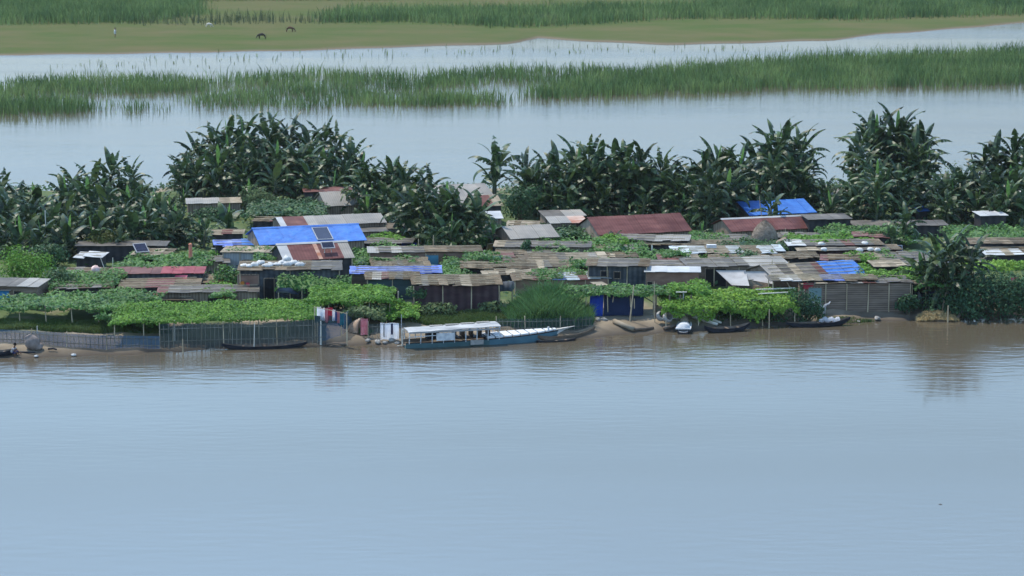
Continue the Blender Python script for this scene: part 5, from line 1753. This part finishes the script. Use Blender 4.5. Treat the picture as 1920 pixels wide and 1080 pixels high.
mb.build("shell", "wicker", t, smooth=True)
mb = MB()
mb.path([(.46, -.6 * math.cos(math.pi * i / 10), 1.03 * math.sin(math.pi * i / 10) + .02) for i in range(11)], [.04] * 11, 6)
mb.build("rim", "boat_wood", t)

# grey barrel tarpaulin on the dark hut
g = ground(943, 546, 1.0)
t = thing("tarp_cover", "rounded dark grey tarpaulin cover right of the dark plank hut", "tarpaulin", (g.x, g.y, g.z))
mb = MB()
vs = []
for i in range(9):
    a = math.pi * i / 8
    for x in (-.8, -.4, 0, .4, .8):
        vs.append((x + .08 * math.cos(a), .7 * math.cos(a) * (1 + .05 * math.sin(x * 9)), 1.1 + .65 * math.sin(a) + .03 * math.sin(x * 11 + a * 3)))
fs = [(i * 5 + j, i * 5 + j + 1, (i + 1) * 5 + j + 1, (i + 1) * 5 + j) for i in range(8) for j in range(4)]
mb.add(vs, fs + [tuple(i * 5 for i in range(9)), tuple(i * 5 + 4 for i in range(8, -1, -1))])
mb.build("cover", "slate_wall", t, smooth=True)
for x in (-.7, .7):
    mb = MB()
    mb.tube((x, -.55, -.3), (x, -.55, 1.25), .05)
    mb.build("post", "bamboo", t)


# ------------------------------------------------------------------ boats
def canoe(label, x0, y0, x1, y1, beam=.95, free=.28, bow=.35, stern=.22, m="black_tar", inner="boat_wood", thw=3, z0=0.0, group="canoes along the bank", name="canoe", draft=.12):
    a, b = plane(x0, y0, z0), plane(x1, y1, z0)
    L = (b - a).length
    rz = math.atan2(b.y - a.y, b.x - a.x)
    t = thing(name, label, "canoe", a, rz, group)
    n = 22
    mb = MB()
    rings = []
    for i in range(n + 1):
        u = i / n
        w = beam / 2 * max(.03, math.sin(math.pi * min(max(u, .0), 1)) ** .55)
        zg = free + bow * max(0, (u - .55) / .45) ** 2.2 + stern * max(0, (.4 - u) / .4) ** 2.2
        zk = -draft + (free + bow * .75) * max(0, (u - .72) / .28) ** 2.4 + (free + stern * .6) * max(0, (.25 - u) / .25) ** 2.4
        zk = min(zk, zg - .06)
        x = L * u
        zc = zk + (zg - zk) * .35
        rings.append([(x, -w, zg), (x, -w * .8, zc), (x, 0, zk), (x, w * .8, zc), (x, w, zg), (x, w * .88, zg), (x, w * .66, zc + .04), (x, 0, zk + .05), (x, -w * .66, zc + .04), (x, -w * .88, zg)])
    k = 10
    vs = [p for r in rings for p in r]
    for i in range(n):
        for j in range(k):
            j2 = (j + 1) % k
            mb.f.append([i * k + j, (i + 1) * k + j, (i + 1) * k + j2, i * k + j2])
            mb.m.append(1 if 5 <= j <= 8 else 0)
    mb.v = vs
    mb.f += [list(range(k)), [n * k + j for j in range(k)][::-1]]
    mb.m += [0, 0]
    mb.build("hull", [m, inner], t, smooth=False)
    for q in range(thw):
        u = .25 + .5 * q / max(1, thw - 1)
        w = beam / 2 * math.sin(math.pi * u) ** .55
        m2 = MB()
        m2.box((L * u, 0, free - .05), (.16, 2 * w * .86, .04))
        m2.build("thwart", inner, t)
    return t, L


canoe("black canoe moored below the tall slatted fence", 416, 655, 576, 651, .95, .22, .2, .22)
canoe("black canoe beached below the lime creeper hedge", 1320, 624, 1406, 619, .95, .3, .3, .25)
canoe("black canoe loaded with pale bundles near the reed walled hut", 1474, 613.5, 1594, 609, .95, .28, .35, .1)
canoe("dark beached canoe cut by the left edge beside the squatting person", -60, 668, 30, 668, 1.0, .35, .25, .2, z0=.05)
canoe("brown canoe with pale rim behind the ferry bow", 1008, 641, 1116, 627, .95, .3, .35, .2, "boat_wood", "plank_pale")
canoe("thin dark canoe low in water under the ferry bow", 1006, 642, 1080, 638, .7, .1, .1, .06, "black_tar")
canoe("old grey curved prow boat beached beside the straw heap", 1748, 602, 1806, 599, .8, .16, 1.15, .1, "boat_wood", "plank_roof")

# boat seen end on
p = plane(1281, 626, 0)
t = thing("rowing_boat", "white covered boat seen end on in the middle of the bank", "boat", p, rad(84))
mb = MB()
n = 12
rings = []
L = 4.5
for i in range(n + 1):
    u = i / n
    w = .55 * (1 - .75 * max(0, (u - .35) / .65) ** 2) * (1 if u > .06 else .85)
    zg = .38 + .45 * max(0, u - .4) ** 2
    rings.append([(L * u, -w, zg), (L * u, -w * .85, .05), (L * u, 0, -.12), (L * u, w * .85, .05), (L * u, w, zg), (L * u, w * .8, zg), (L * u, w * .7, .15), (L * u, 0, .1), (L * u, -w * .7, .15), (L * u, -w * .8, zg)])
k = 10
mb.v = [q for r in rings for q in r]
for i in range(n):
    for j in range(k):
        mb.f.append([i * k + j, (i + 1) * k + j, (i + 1) * k + (j + 1) % k, i * k + (j + 1) % k])
        mb.m.append(0 if j < 4 else 1)
mb.f += [list(range(k)), [n * k + j for j in range(k)][::-1]]
mb.m += [0, 0]
mb.build("hull", ["black_tar", "white_paint"], t)
mb = MB()
vs = [(x, .52 * math.cos(math.pi * i / 6) * (1 - .1 * x), .4 + .32 * math.sin(math.pi * i / 6) - .05 * x) for x in (.25, 1.0, 1.9) for i in range(7)]
mb.add(vs, [(a * 7 + i, a * 7 + i + 1, (a + 1) * 7 + i + 1, (a + 1) * 7 + i) for a in range(2) for i in range(6)] + [tuple(range(7))[::-1], tuple(range(14, 21))])
mb.build("cover", "white_paint", t, smooth=True)
mb = MB()
mb.path([(2.2, 0, .5), (2.3, 0, .85), (2.35, 0, 1.05)], [.35, .22, .03], 8)
mb.build("bow_cover", "plank_pale", t)
mb = MB()
mb.box((-.01, 0, .38), (.12, 1.12, .08))
mb.build("transom_rail", "white_paint", t)

# the ferry boat
a, b = plane(757, 650.5, 0), plane(1046, 636, 0)
rz = math.atan2(b.y - a.y, b.x - a.x)
S = scale_at(a)
t = thing("ferry_boat", "long teal wooden ferry boat with white canopy and raised bow", "boat", a, rz)
L = (b - a).length
n = 30
beam = 1.9
rings = []
sheer = lambda u: .42 + .28 * max(0, (u - .35) / .65) ** 1.5
halfw = lambda u: beam / 2 * (min(1, .78 + u * 1.1)) * (1 - .85 * max(0, (u - .6) / .4) ** 2.2)
for i in range(n + 1):
    u = i / n
    w, zg = halfw(u), sheer(u)
    zk = -.28 + .55 * max(0, (u - .75) / .25) ** 2
    x = L * u
    rings.append([(x, -w, zg), (x, -w * .96, zg - .07), (x, -w * .86, zk + .22), (x, 0, zk), (x, w * .86, zk + .22), (x, w * .96, zg - .07), (x, w, zg), (x, w * .93, zg), (x, w * .8, zg - .25), (x, 0, zg - .27), (x, -w * .8, zg - .25), (x, -w * .93, zg)])
k = 12
mb = MB()
mb.v = [q for r in rings for q in r]
for i in range(n):
    for j in range(k):
        mb.f.append([i * k + j, (i + 1) * k + j, (i + 1) * k + (j + 1) % k, i * k + (j + 1) % k])
        mb.m.append(2 if j in (0, 5) else (1 if i > n * .52 else 0) if j < 6 else 3)
mb.f += [list(range(k)), [n * k + j for j in range(k)][::-1]]
mb.m += [0, 1]
mb.build("hull", ["teal_paint", "blue_paint", "black_tar", "boat_wood"], t)
# prow
mb = MB()
zb = sheer(1)
w1 = halfw(1)
mb.hexa([(L - .1, -w1 - .02, zb - .3), (L - .1, w1 + .02, zb - .3), (L + .5, .04, zb - .02), (L + .5, -.04, zb - .02)], [(L - .15, -w1 - .02, zb + .05), (L - .15, w1 + .02, zb + .05), (L + 1.25, .05, zb + .22), (L + 1.25, -.05, zb + .22)])
mb.build("prow", "prow_paint", t)
# fore deck planks: white slats with gaps
u = .52
while u < .985:
    m2 = MB()
    u2 = min(u + .052, .99)
    z0_, z1_ = sheer(u) + .02, sheer(u2) + .02
    wa, wb = halfw(u) * .96, halfw(u2) * .96
    bt = [(L * u, -wa, z0_), (L * u2 - .06, -wb, z1_), (L * u2 - .06, wb, z1_), (L * u, wa, z0_)]
    m2.hexa([bt[0], bt[1], bt[2], bt[3]], [(q[0], q[1], q[2] + .1) for q in bt])
    m2.build("deck_plank", "white_paint", t)
    u += .056
mb = MB()
mb.box((L * .93, -.3, sheer(.93) + .22), (.12, .12, .25))
mb.build("mooring_post", "white_paint", t)
# canopy
CX0, CX1 = .15, L * .605
mb = MB()
nn = 12
vs, fs = [], []
for i in range(nn + 1):
    u = i / nn
    x = CX0 + (CX1 - CX0) * u
    for j in range(7):
        yv = -1 + 2 * j / 6
        vs.append((x, yv * .98, 1.2 + .015 * math.sin(i * 1.9) + .16 * u + .09 * (1 - yv * yv)))
off = len(vs)
vs += [(x, y, z - .05) for x, y, z in vs]
for i in range(nn):
    for j in range(6):
        q = (i * 7 + j, (i + 1) * 7 + j, (i + 1) * 7 + j + 1, i * 7 + j + 1)
        fs += [q, tuple(z + off for z in q[::-1])]
bd = [i * 7 for i in range(nn + 1)] + [nn * 7 + j for j in range(1, 7)] + [i * 7 + 6 for i in range(nn - 1, -1, -1)] + [j for j in range(5, 0, -1)]
for p, q in zip(bd, bd[1:] + bd[:1]):
    fs.append((p, q, q + off, p + off))
mb.add(vs, fs)
can = mb.build("canopy", "canopy_sheet", t)
mb = MB()
mb.box(((CX0 + CX1) / 2, -1.0, 1.17), (CX1 - CX0 - .1, .04, .12))
mb.build("side_board", "grey_tarp", can)
for i in range(4):
    m2 = MB()
    x0 = CX0 + 2.3 + i * 1.15
    m2.box((x0, .35, 1.36 + i * .03), (.95, .4, .05))
    m2.build("roof_board", "tin", can)
for i in range(9):
    for sg in (-1, 1):
        u = i / 8
        x = CX0 + .08 + (CX1 - CX0 - .2) * u
        w = min(.93, halfw(x / L) * .95)
        m2 = MB()
        m2.tube((x, sg * w, sheer(x / L) - .1), (x, sg * .95, 1.15 + .16 * u), .035)
        m2.build("canopy_post", "white_paint", t)
for sg in (-1, 1):
    m2 = MB()
    m2.tube((CX0, sg * .94, .85), (CX0 + 2.0, sg * .95, .9), .03)
    m2.build("rail", "white_paint", t)
mb = MB()
mb.box((CX0 + 2.65, -.97, .78), (1.3, .03, .55))
mb.build("side_panel", "white_paint", t)
mb = MB()
mb.box((CX0 + 2.0, .3, .75), (.9, .6, .6))
mb.box((CX0 + 2.0, .3, 1.08), (.3, .3, .15))
mb.build("engine_box", "black_tar", t)
for i in range(5):
    m2 = MB()
    x = CX0 + 3.7 + i * .62
    m2.box((x, .1, .55), (.35, 1.3, .06))
    m2.box((x - .16, .1, .78), (.04, 1.3, .45))
    m2.build("bench", "black_tar", t)
mb = MB()
mb.tube((-.1, 0, -.2), (-.1, 0, 1.3), .05)
mb.tube((-.1, 0, 1.25), (.6, 0, 1.0), .03)
mb.box((-.25, 0, -.05), (.45, .05, .35))
mb.build("rudder", "pale_wood", t)
mb = MB()
mb.box((L * .45, -halfw(.45) * .99 - .035, sheer(.45) - .17), (.95, .05, .34))
mb.build("fender_board", "stone", t)

# ------------------------------------------------------------------ bank clutter
g = ground(61, 655)
t = thing("clay_pot", "large brown clay jar lying tilted on the left bank", "jar", g)
mb = MB()
prof = [(.02, -.5), (.3, -.45), (.5, -.15), (.52, .1), (.4, .4), (.24, .55), (.28, .62)]
n = 14
Rm = Matrix.Rotation(rad(-28), 3, 'Y')
vs = [Rm @ Vector((r * math.cos(k * 2 * math.pi / n), r * math.sin(k * 2 * math.pi / n), z)) + Vector((0, 0, .45)) for r, z in prof for k in range(n)]
fs = [(i * n + k, i * n + (k + 1) % n, (i + 1) * n + (k + 1) % n, (i + 1) * n + k) for i in range(len(prof) - 1) for k in range(n)] + [tuple(range(n))[::-1], tuple((len(prof) - 1) * n + k for k in range(n))]
mb.add(vs, fs)
mb.build("body", "clay", t, smooth=True)
mb = MB()
mb.lump((.42, 0, .18), (.34, .3, .3), 4, 10, 6, .15)
mb.build("broken_side", "clay", t, smooth=True)


def log(label, pts, r, m="boat_wood", dz=.1, group="driftwood on the bank"):
    W_ = [ground(*p) for p in pts]
    o = W_[0]
    mb = MB()
    mb.path([w - o + Vector((0, 0, dz)) for w in W_], [r * (1 - .25 * i / len(W_)) for i in range(len(W_))], 8)
    return tag(mb.build("log", m, loc=o, smooth=True), label, "log", group)


log("pale thick log pointing to the water right of net fence", [(1152, 606), (1170, 614), (1188, 621)], .2, "plank_pale", .15)
log("dark log lying along the muddy bank edge", [(1190, 620), (1210, 619), (1225, 617)], .12, "boat_wood")
log("thin dark branch on mud left of the end on boat", [(1245, 618), (1258, 616), (1266, 613)], .14, "boat_wood")
log("pale plank pile end leading to the black canoe", [(1296, 596), (1320, 604), (1345, 612)], .14, "pale_wood", .15)
log("second pale plank leading to the black canoe", [(1306, 593), (1330, 601), (1352, 609)], .1, "pale_wood", .15)
log("dark driftwood on the far left bank", [(30, 663), (50, 663), (66, 664)], .07, "black_tar")
log("brown wet log near the tall white pole", [(612, 646), (632, 645), (650, 647)], .1, "boat_wood", .03)
log("short dark branch on the left bank", [(90, 657), (100, 656), (106, 658)], .07, "black_tar")
for i, (px, py) in enumerate([(1236, 603), (1248, 606)]):
    g = ground(px, py)
    mb = MB()
    n = 12
    prof = [(.1, 0), (.34, .1), (.4, .3), (.34, .5), (.26, .52), (.3, .3), (.22, .12)]
    Rm = Matrix.Rotation(rad(55), 3, 'X') @ Matrix.Rotation(rad(25), 3, 'Y')
    vs = [Rm @ Vector((r * math.cos(k * 2 * math.pi / n), r * math.sin(k * 2 * math.pi / n), z)) + Vector((0, 0, .3)) for r, z in prof for k in range(n)]
    fs = [(a * n + k, a * n + (k + 1) % n, (a + 1) * n + (k + 1) % n, (a + 1) * n + k) for a in range(len(prof) - 1) for k in range(n)] + [tuple(range(n))[::-1]]
    mb.add(vs, fs)
    tag(mb.build("clay_pot", "stone", loc=g, smooth=True), ["left round pot tipped over on the middle bank", "right dark mouthed pot tipped over on the middle bank"][i], "pot", "pots on the middle bank")
for i, (px, py, r, lb) in enumerate([(735, 640, .2, "grey stone on the bank beneath the white striped sheet"), (690, 640, .18, "pale stone on the bank below the red cloth"), (708, 643, .22, "round stone between red cloth and ferry stern"), (722, 644, .16, "small stone by the white striped sheet foot"), (745, 645, .16, "stone nearest the ferry stern"),
                                     (1120, 601, .25, "pale rubble lump left under the navy sheet"), (1132, 601, .2, "grey rubble lump under the navy sheet"), (1268, 598, .25, "white lump on the bank behind the end on boat"), (1645, 599, .22, "pale stone on the shore below reed wall"),
                                     (138, 667, .14, "white scrap on wet mud at the left shore"), (68, 669, .12, "white scrap in shallow water by the clay jar"), (1725, 597, .15, "stone at the left foot of the straw heap"), (1610, 604, .12, "small stone at the waterline below reed wall")]):
    g = ground(px, py)
    mb = MB()
    mb.lump((0, 0, r * .4), (r * 1.4, r, r * .7), i + 20, 9, 6, .2)
    tag(mb.build("stone", "sack" if "white" in lb and "sheet" not in lb else "stone", loc=g, rz=i), lb, "stone", "stones on the shore")
g = plane(1763, 946, 0)
mb = MB()
mb.path([(-.09, 0, .0), (0, .02, .02), (.1, -.02, .01)], [.015, .02, .01], 6)
tag(mb.build("floating_twig", "boat_wood", loc=g), "tiny dark twig floating alone in the open foreground water", "twig")
# white driftwood and bundles by the loaded canoe
g = ground(1545, 590)
t = thing("driftwood", "white forked driftwood standing by the loaded canoe", "driftwood", g)
for pts in [[(0, 0, 0), (.05, 0, .5), (.3, -.05, .8), (.45, 0, 1.0)], [(.05, 0, .5), (-.25, 0, .62), (-.5, .1, .95)], [(.3, 0, .8), (.1, 0, .75), (-.1, -.1, .55)]]:
    mb = MB()
    mb.path(pts, [.09, .08, .06, .03][:len(pts)], 7)
    mb.build("branch", "white_cloth", t, smooth=True)
for i in range(6):
    g = plane(1541 + i * 6, 610.5, 0)
    sack("pale crumpled bundle in the loaded black canoe", (g.x, g.y + .1, .25 + (i % 2) * .12), (.24, .2, .17), 110 + i, "bundles in the loaded canoe", "white_cloth", "bundle", "bundle")
for i, (px, py) in enumerate([(1506, 583), (1518, 584)]):
    g = ground(px, py, .6)
    sack(["left white bundle in the shrubs above the loaded canoe", "right white bundle in the shrubs above the loaded canoe"][i], (g.x, g.y - .5, g.z + .6), (.3, .26, .24), 130 + i, None, "white_cloth", "bundle", "bundle")
sheet("board", "white upright stick board left of the teal door foot", "board", [(1524, 566, .9), (1529, 566, .9), (1528, 588, .05), (1524, 588, .05)], "white_paint", 0, thick=.05)


# debris wood stack under the creeper roof
t = thing("firewood_stack", "jumbled stack of pale boards under the creeper roof", "firewood", ground(1252, 594))
for i in range(16):
    mb = MB()
    x, z = random.uniform(-1.0, 1.7), .1 + (i % 5) * .32
    mb.box((x, random.uniform(-.3, .3), z), (random.uniform(.5, 1.1), .12, random.uniform(.08, .2)), 0, Matrix.Rotation(random.uniform(-.15, .15), 3, 'Y') @ Matrix.Rotation(random.uniform(-.4, .4), 3, 'Z'))
    mb.build("board", random.choice(["plank_pale", "plank_roof", "stone"]), t)
for x in (-.9, .1, .9, 1.7):
    mb = MB()
    mb.tube((x, -.4, -.2), (x, -.4, 1.7), .06)
    mb.build("post", "boat_wood", t)


# ------------------------------------------------------------------ people and cattle
def skinned(name, verts, edges, radii, m, parent):
    me = bpy.data.meshes.new(name)
    me.from_pydata(verts, edges, [])
    me.materials.append(M[m])
    o = bpy.data.objects.new(name, me)
    COL.objects.link(o)
    o.parent = parent
    sk = o.modifiers.new("Skin", 'SKIN')
    sk.use_smooth_shade = True
    if not me.skin_vertices:
        return o
    for i, r in enumerate(radii):
        q = me.skin_vertices[0].data[i]
        q.radius = (r, r) if not isinstance(r, tuple) else r
        q.use_root = i == 0
    sb = o.modifiers.new("Subdivision", 'SUBSURF')
    sb.levels = sb.render_levels = 1
    return o


mat("skin", (.13, .065, .04), (.16, .085, .055), 2, .6)
mat("hair", (.008, .007, .006), (.012, .01, .01), 4, .6)
mat("cow_brown", (.09, .05, .03), (.14, .085, .055), 2, .8)
mat("cow_dark", (.03, .025, .02), (.05, .04, .03), 2, .8)
mat("cow_pale", (.5, .44, .36), (.6, .55, .48), 2, .8)
mat("horn", (.25, .22, .18), (.3, .27, .22), 2, .6)


def hand(verts, edges, radii, w, at, d):
    """palm and five fingers from wrist vertex w"""
    at, d = Vector(at), Vector(d).normalized()
    sd_ = d.orthogonal().normalized()
    verts.append(at + d * .07)
    edges.append((w, len(verts) - 1))
    radii.append(.035)
    p = len(verts) - 1
    for k in range(4):
        l_ = (.07, .085, .08, .06)[k]
        verts.append(at + d * .12 + sd_ * (k - 1.5) * .022)
        edges.append((p, len(verts) - 1))
        radii.append(.01)
        verts.append(at + d * (.12 + l_) + sd_ * (k - 1.5) * .026 - Vector((0, 0, .02)))
        edges.append((len(verts) - 2, len(verts) - 1))
        radii.append(.008)
    verts.append(at + d * .08 - sd_ * .06)
    edges.append((p, len(verts) - 1))
    radii.append(.011)


# squatting person, facing the right
g = ground(26, 669)
t = thing("person", "person in a pale top squatting at the waterline beside the dark canoe", "person", (g.x, g.y, max(g.z, 0.02)), rad(-15))
v = [(-.12, 0, .2), (-.08, 0, .4), (.02, 0, .6), (.05, 0, .7), (.09, 0, .76), (.13, 0, .86), (.12, 0, .93),
     (.25, .12, .45), (.1, .12, .1), (.28, .13, .02), (.25, -.12, .45), (.1, -.12, .1), (.28, -.13, .02),
     (.04, .17, .62), (.2, .2, .42), (.38, .15, .32), (.04, -.17, .62), (.2, -.2, .42), (.38, -.15, .32)]
e = [(0, 1), (1, 2), (2, 3), (3, 4), (4, 5), (5, 6), (0, 7), (7, 8), (8, 9), (0, 10), (10, 11), (11, 12), (2, 13), (13, 14), (14, 15), (2, 16), (16, 17), (17, 18)]
r = [.14, .13, .14, .06, .055, .1, .08, .085, .05, .035, .085, .05, .035, .055, .042, .03, .055, .042, .03]
v, e, r = [Vector(q) for q in v], e, r
hand(v, e, r, 15, v[15], (.6, 0, -.6))
hand(v, e, r, 18, v[18], (.6, 0, -.6))
skinned("body", v, e, r, "skin", t)
skinned("shirt", [(-.13, 0, .26), (-.08, 0, .42), (.02, 0, .61), (.04, .17, .62), (.12, .19, .52), (.04, -.17, .62), (.12, -.19, .52)], [(0, 1), (1, 2), (2, 3), (3, 4), (2, 5), (5, 6)], [.165, .155, .165, .08, .065, .08, .065], "white_cloth", t)
mb = MB()
mb.lump((.11, 0, .91), (.115, .105, .1), 2, 10, 7, .04)
mb.build("hair", "hair", t, smooth=True)
mb = MB()
mb.lump((.22, 0, .87), (.03, .02, .025), 1, 6, 5, 0, flat=False)
mb.lump((.205, .04, .9), (.012, .014, .01), 1, 6, 5, 0, flat=False)
mb.lump((.205, -.04, .9), (.012, .014, .01), 1, 6, 5, 0, flat=False)
mb.build("face", "skin", t)
skinned("lungi", [(-.13, 0, .2), (.24, .12, .44), (.16, .12, .25), (.24, -.12, .44), (.16, -.12, .25)], [(0, 1), (1, 2), (0, 3), (3, 4)], [.16, .105, .085, .105, .085], "navy_cloth", t)

# distant walker on the pasture
g = plane(216, 70, .45)
t = thing("person", "distant walker in pale clothes standing on the far pasture", "person", (g.x, g.y, .42), rad(40))
v = [(0, 0, .92), (0, 0, 1.15), (0, 0, 1.38), (0, 0, 1.5), (.02, 0, 1.58), (.03, 0, 1.68), (.12, .1, .5), (.05, .1, .06), (.18, .1, .03), (-.02, -.1, .5), (-.14, -.1, .08), (-.02, -.1, .03), (.0, .22, 1.36), (.1, .27, 1.08), (.25, .22, .9), (0, -.22, 1.36), (-.05, -.26, 1.08), (.08, -.24, .85)]
e = [(0, 1), (1, 2), (2, 3), (3, 4), (4, 5), (0, 6), (6, 7), (7, 8), (0, 9), (9, 10), (10, 11), (2, 12), (12, 13), (13, 14), (2, 15), (15, 16), (16, 17)]
r = [.13, .12, .13, .06, .09, .09, .075, .045, .035, .075, .045, .035, .055, .04, .03, .055, .04, .03]
skinned("body", [Vector(q) for q in v], e, r, "skin", t)
skinned("robe", [(0, 0, .55), (0, 0, .95), (0, 0, 1.36), (0, .2, 1.36), (.05, .25, 1.12), (0, -.2, 1.36), (-.02, -.25, 1.12)], [(0, 1), (1, 2), (2, 3), (3, 4), (2, 5), (5, 6)], [.24, .2, .2, .1, .08, .1, .08], "sack", t)
mb = MB()
mb.lump((.02, 0, 1.69), (.11, .1, .1), 2, 10, 7, .04)
mb.build("hair", "hair", t, smooth=True)


def cow(label, px, py, rz, m, s=1.0, lying=False, graze=True):
    g = plane(px, py, .45)
    t = thing("cow", label, "cow", (g.x, g.y, .45), rz, "cattle on the far pasture")
    t.scale = (s, s, s)
    lz = 0.0
    nk = [(.95, 0, .82), (1.15, 0, .5), (1.3, 0, .22), (1.38, 0, .1)] if graze else [(.95, 0, 1.25), (1.12, 0, 1.42), (1.3, 0, 1.42), (1.45, 0, 1.33)]
    v = [(-.6, 0, 1.0), (-.2, 0, .98), (.25, 0, 1.0), (.65, 0, 1.05)] + nk
    e = [(0, 1), (1, 2), (2, 3), (3, 4), (4, 5), (5, 6), (6, 7)]
    r = [.26, .31, .33, .27, .17, .12, .12, .07]

    def leg(root, pts, rs):
        p = root
        for q, rr_ in zip(pts, rs):
            v.append(q)
            r.append(rr_)
            e.append((p, len(v) - 1))
            p = len(v) - 1
    for sy_ in (-1, 1):
        y = .17 * sy_
        leg(3, [(.62, y, .72), (.66, y, .42), (.63, y, .12), (.67, y, .03)], [.13, .09, .07, .075])
        leg(0, [(-.55, y, .75), (-.45, y, .58), (-.68, y, .38), (-.66, y, .1), (-.62, y, .03)], [.17, .12, .085, .07, .075])
    skinned("body", [Vector(q) for q in v], e, r, m, t)
    mb = MB()
    mb.path([(-.84, 0, 1.1), (-.95, 0, .85), (-.97, 0, .5), (-.96, 0, .35)], [.03, .022, .02, .045], 6)
    mb.build("tail", m, t)
    hd = Vector(nk[2])
    for sg in (-1, 1):
        mb = MB()
        mb.path([hd + Vector((-.06, sg * .08, .06)), hd + Vector((-.1, sg * .2, .14)), hd + Vector((-.06, sg * .22, .24))], [.03, .022, .006], 6)
        mb.build("horn", "horn", t)
        mb = MB()
        mb.lump(hd + Vector((-.1, sg * .17, .0)), (.04, .1, .04), 1, 7, 5, .05, flat=False)
        mb.build("ear", m, t)


cow("dark cow grazing to the left on the far pasture", 492, 73, rad(170), "cow_dark", .85)
cow("brown and pale cow grazing to the right on the far pasture", 543, 60, rad(-10), "cow_brown", .85)
cow("pale brown calf near the reeds on the far pasture", 391, 51, rad(15), "cow_pale", .65)
cow("small dark cow left of the reeds at the back of pasture", 632, 38, rad(5), "cow_dark", .75)
cow("small grey cow just right of another before the reeds", 656, 38, rad(185), "cow_dark", .75, graze=False)
g = plane(543, 60, .45)

# ------------------------------------------------------------------ haze over the whole scene
mb = MB()
mb.box((0, 1330, 16.6), (5200, 3500, 41.2))
hz = mb.build("haze", "interior")
m = bpy.data.materials.new("haze_air")
m.use_nodes = True
N = m.node_tree.nodes
N.remove(N["Principled BSDF"])
pv = N.new("ShaderNodeVolumePrincipled")
pv.inputs["Color"].default_value = (.86, .93, 1.0, 1)
pv.inputs["Density"].default_value = .00004
pv.inputs["Density Attribute"].default_value = ""
pv.inputs["Anisotropy"].default_value = .2
m.node_tree.links.new(pv.outputs[0], N["Material Output"].inputs["Volume"])
hz.data.materials.clear()
hz.data.materials.append(m)
tag(hz, "pale haze filling the air over the river", "haze", kind="stuff")
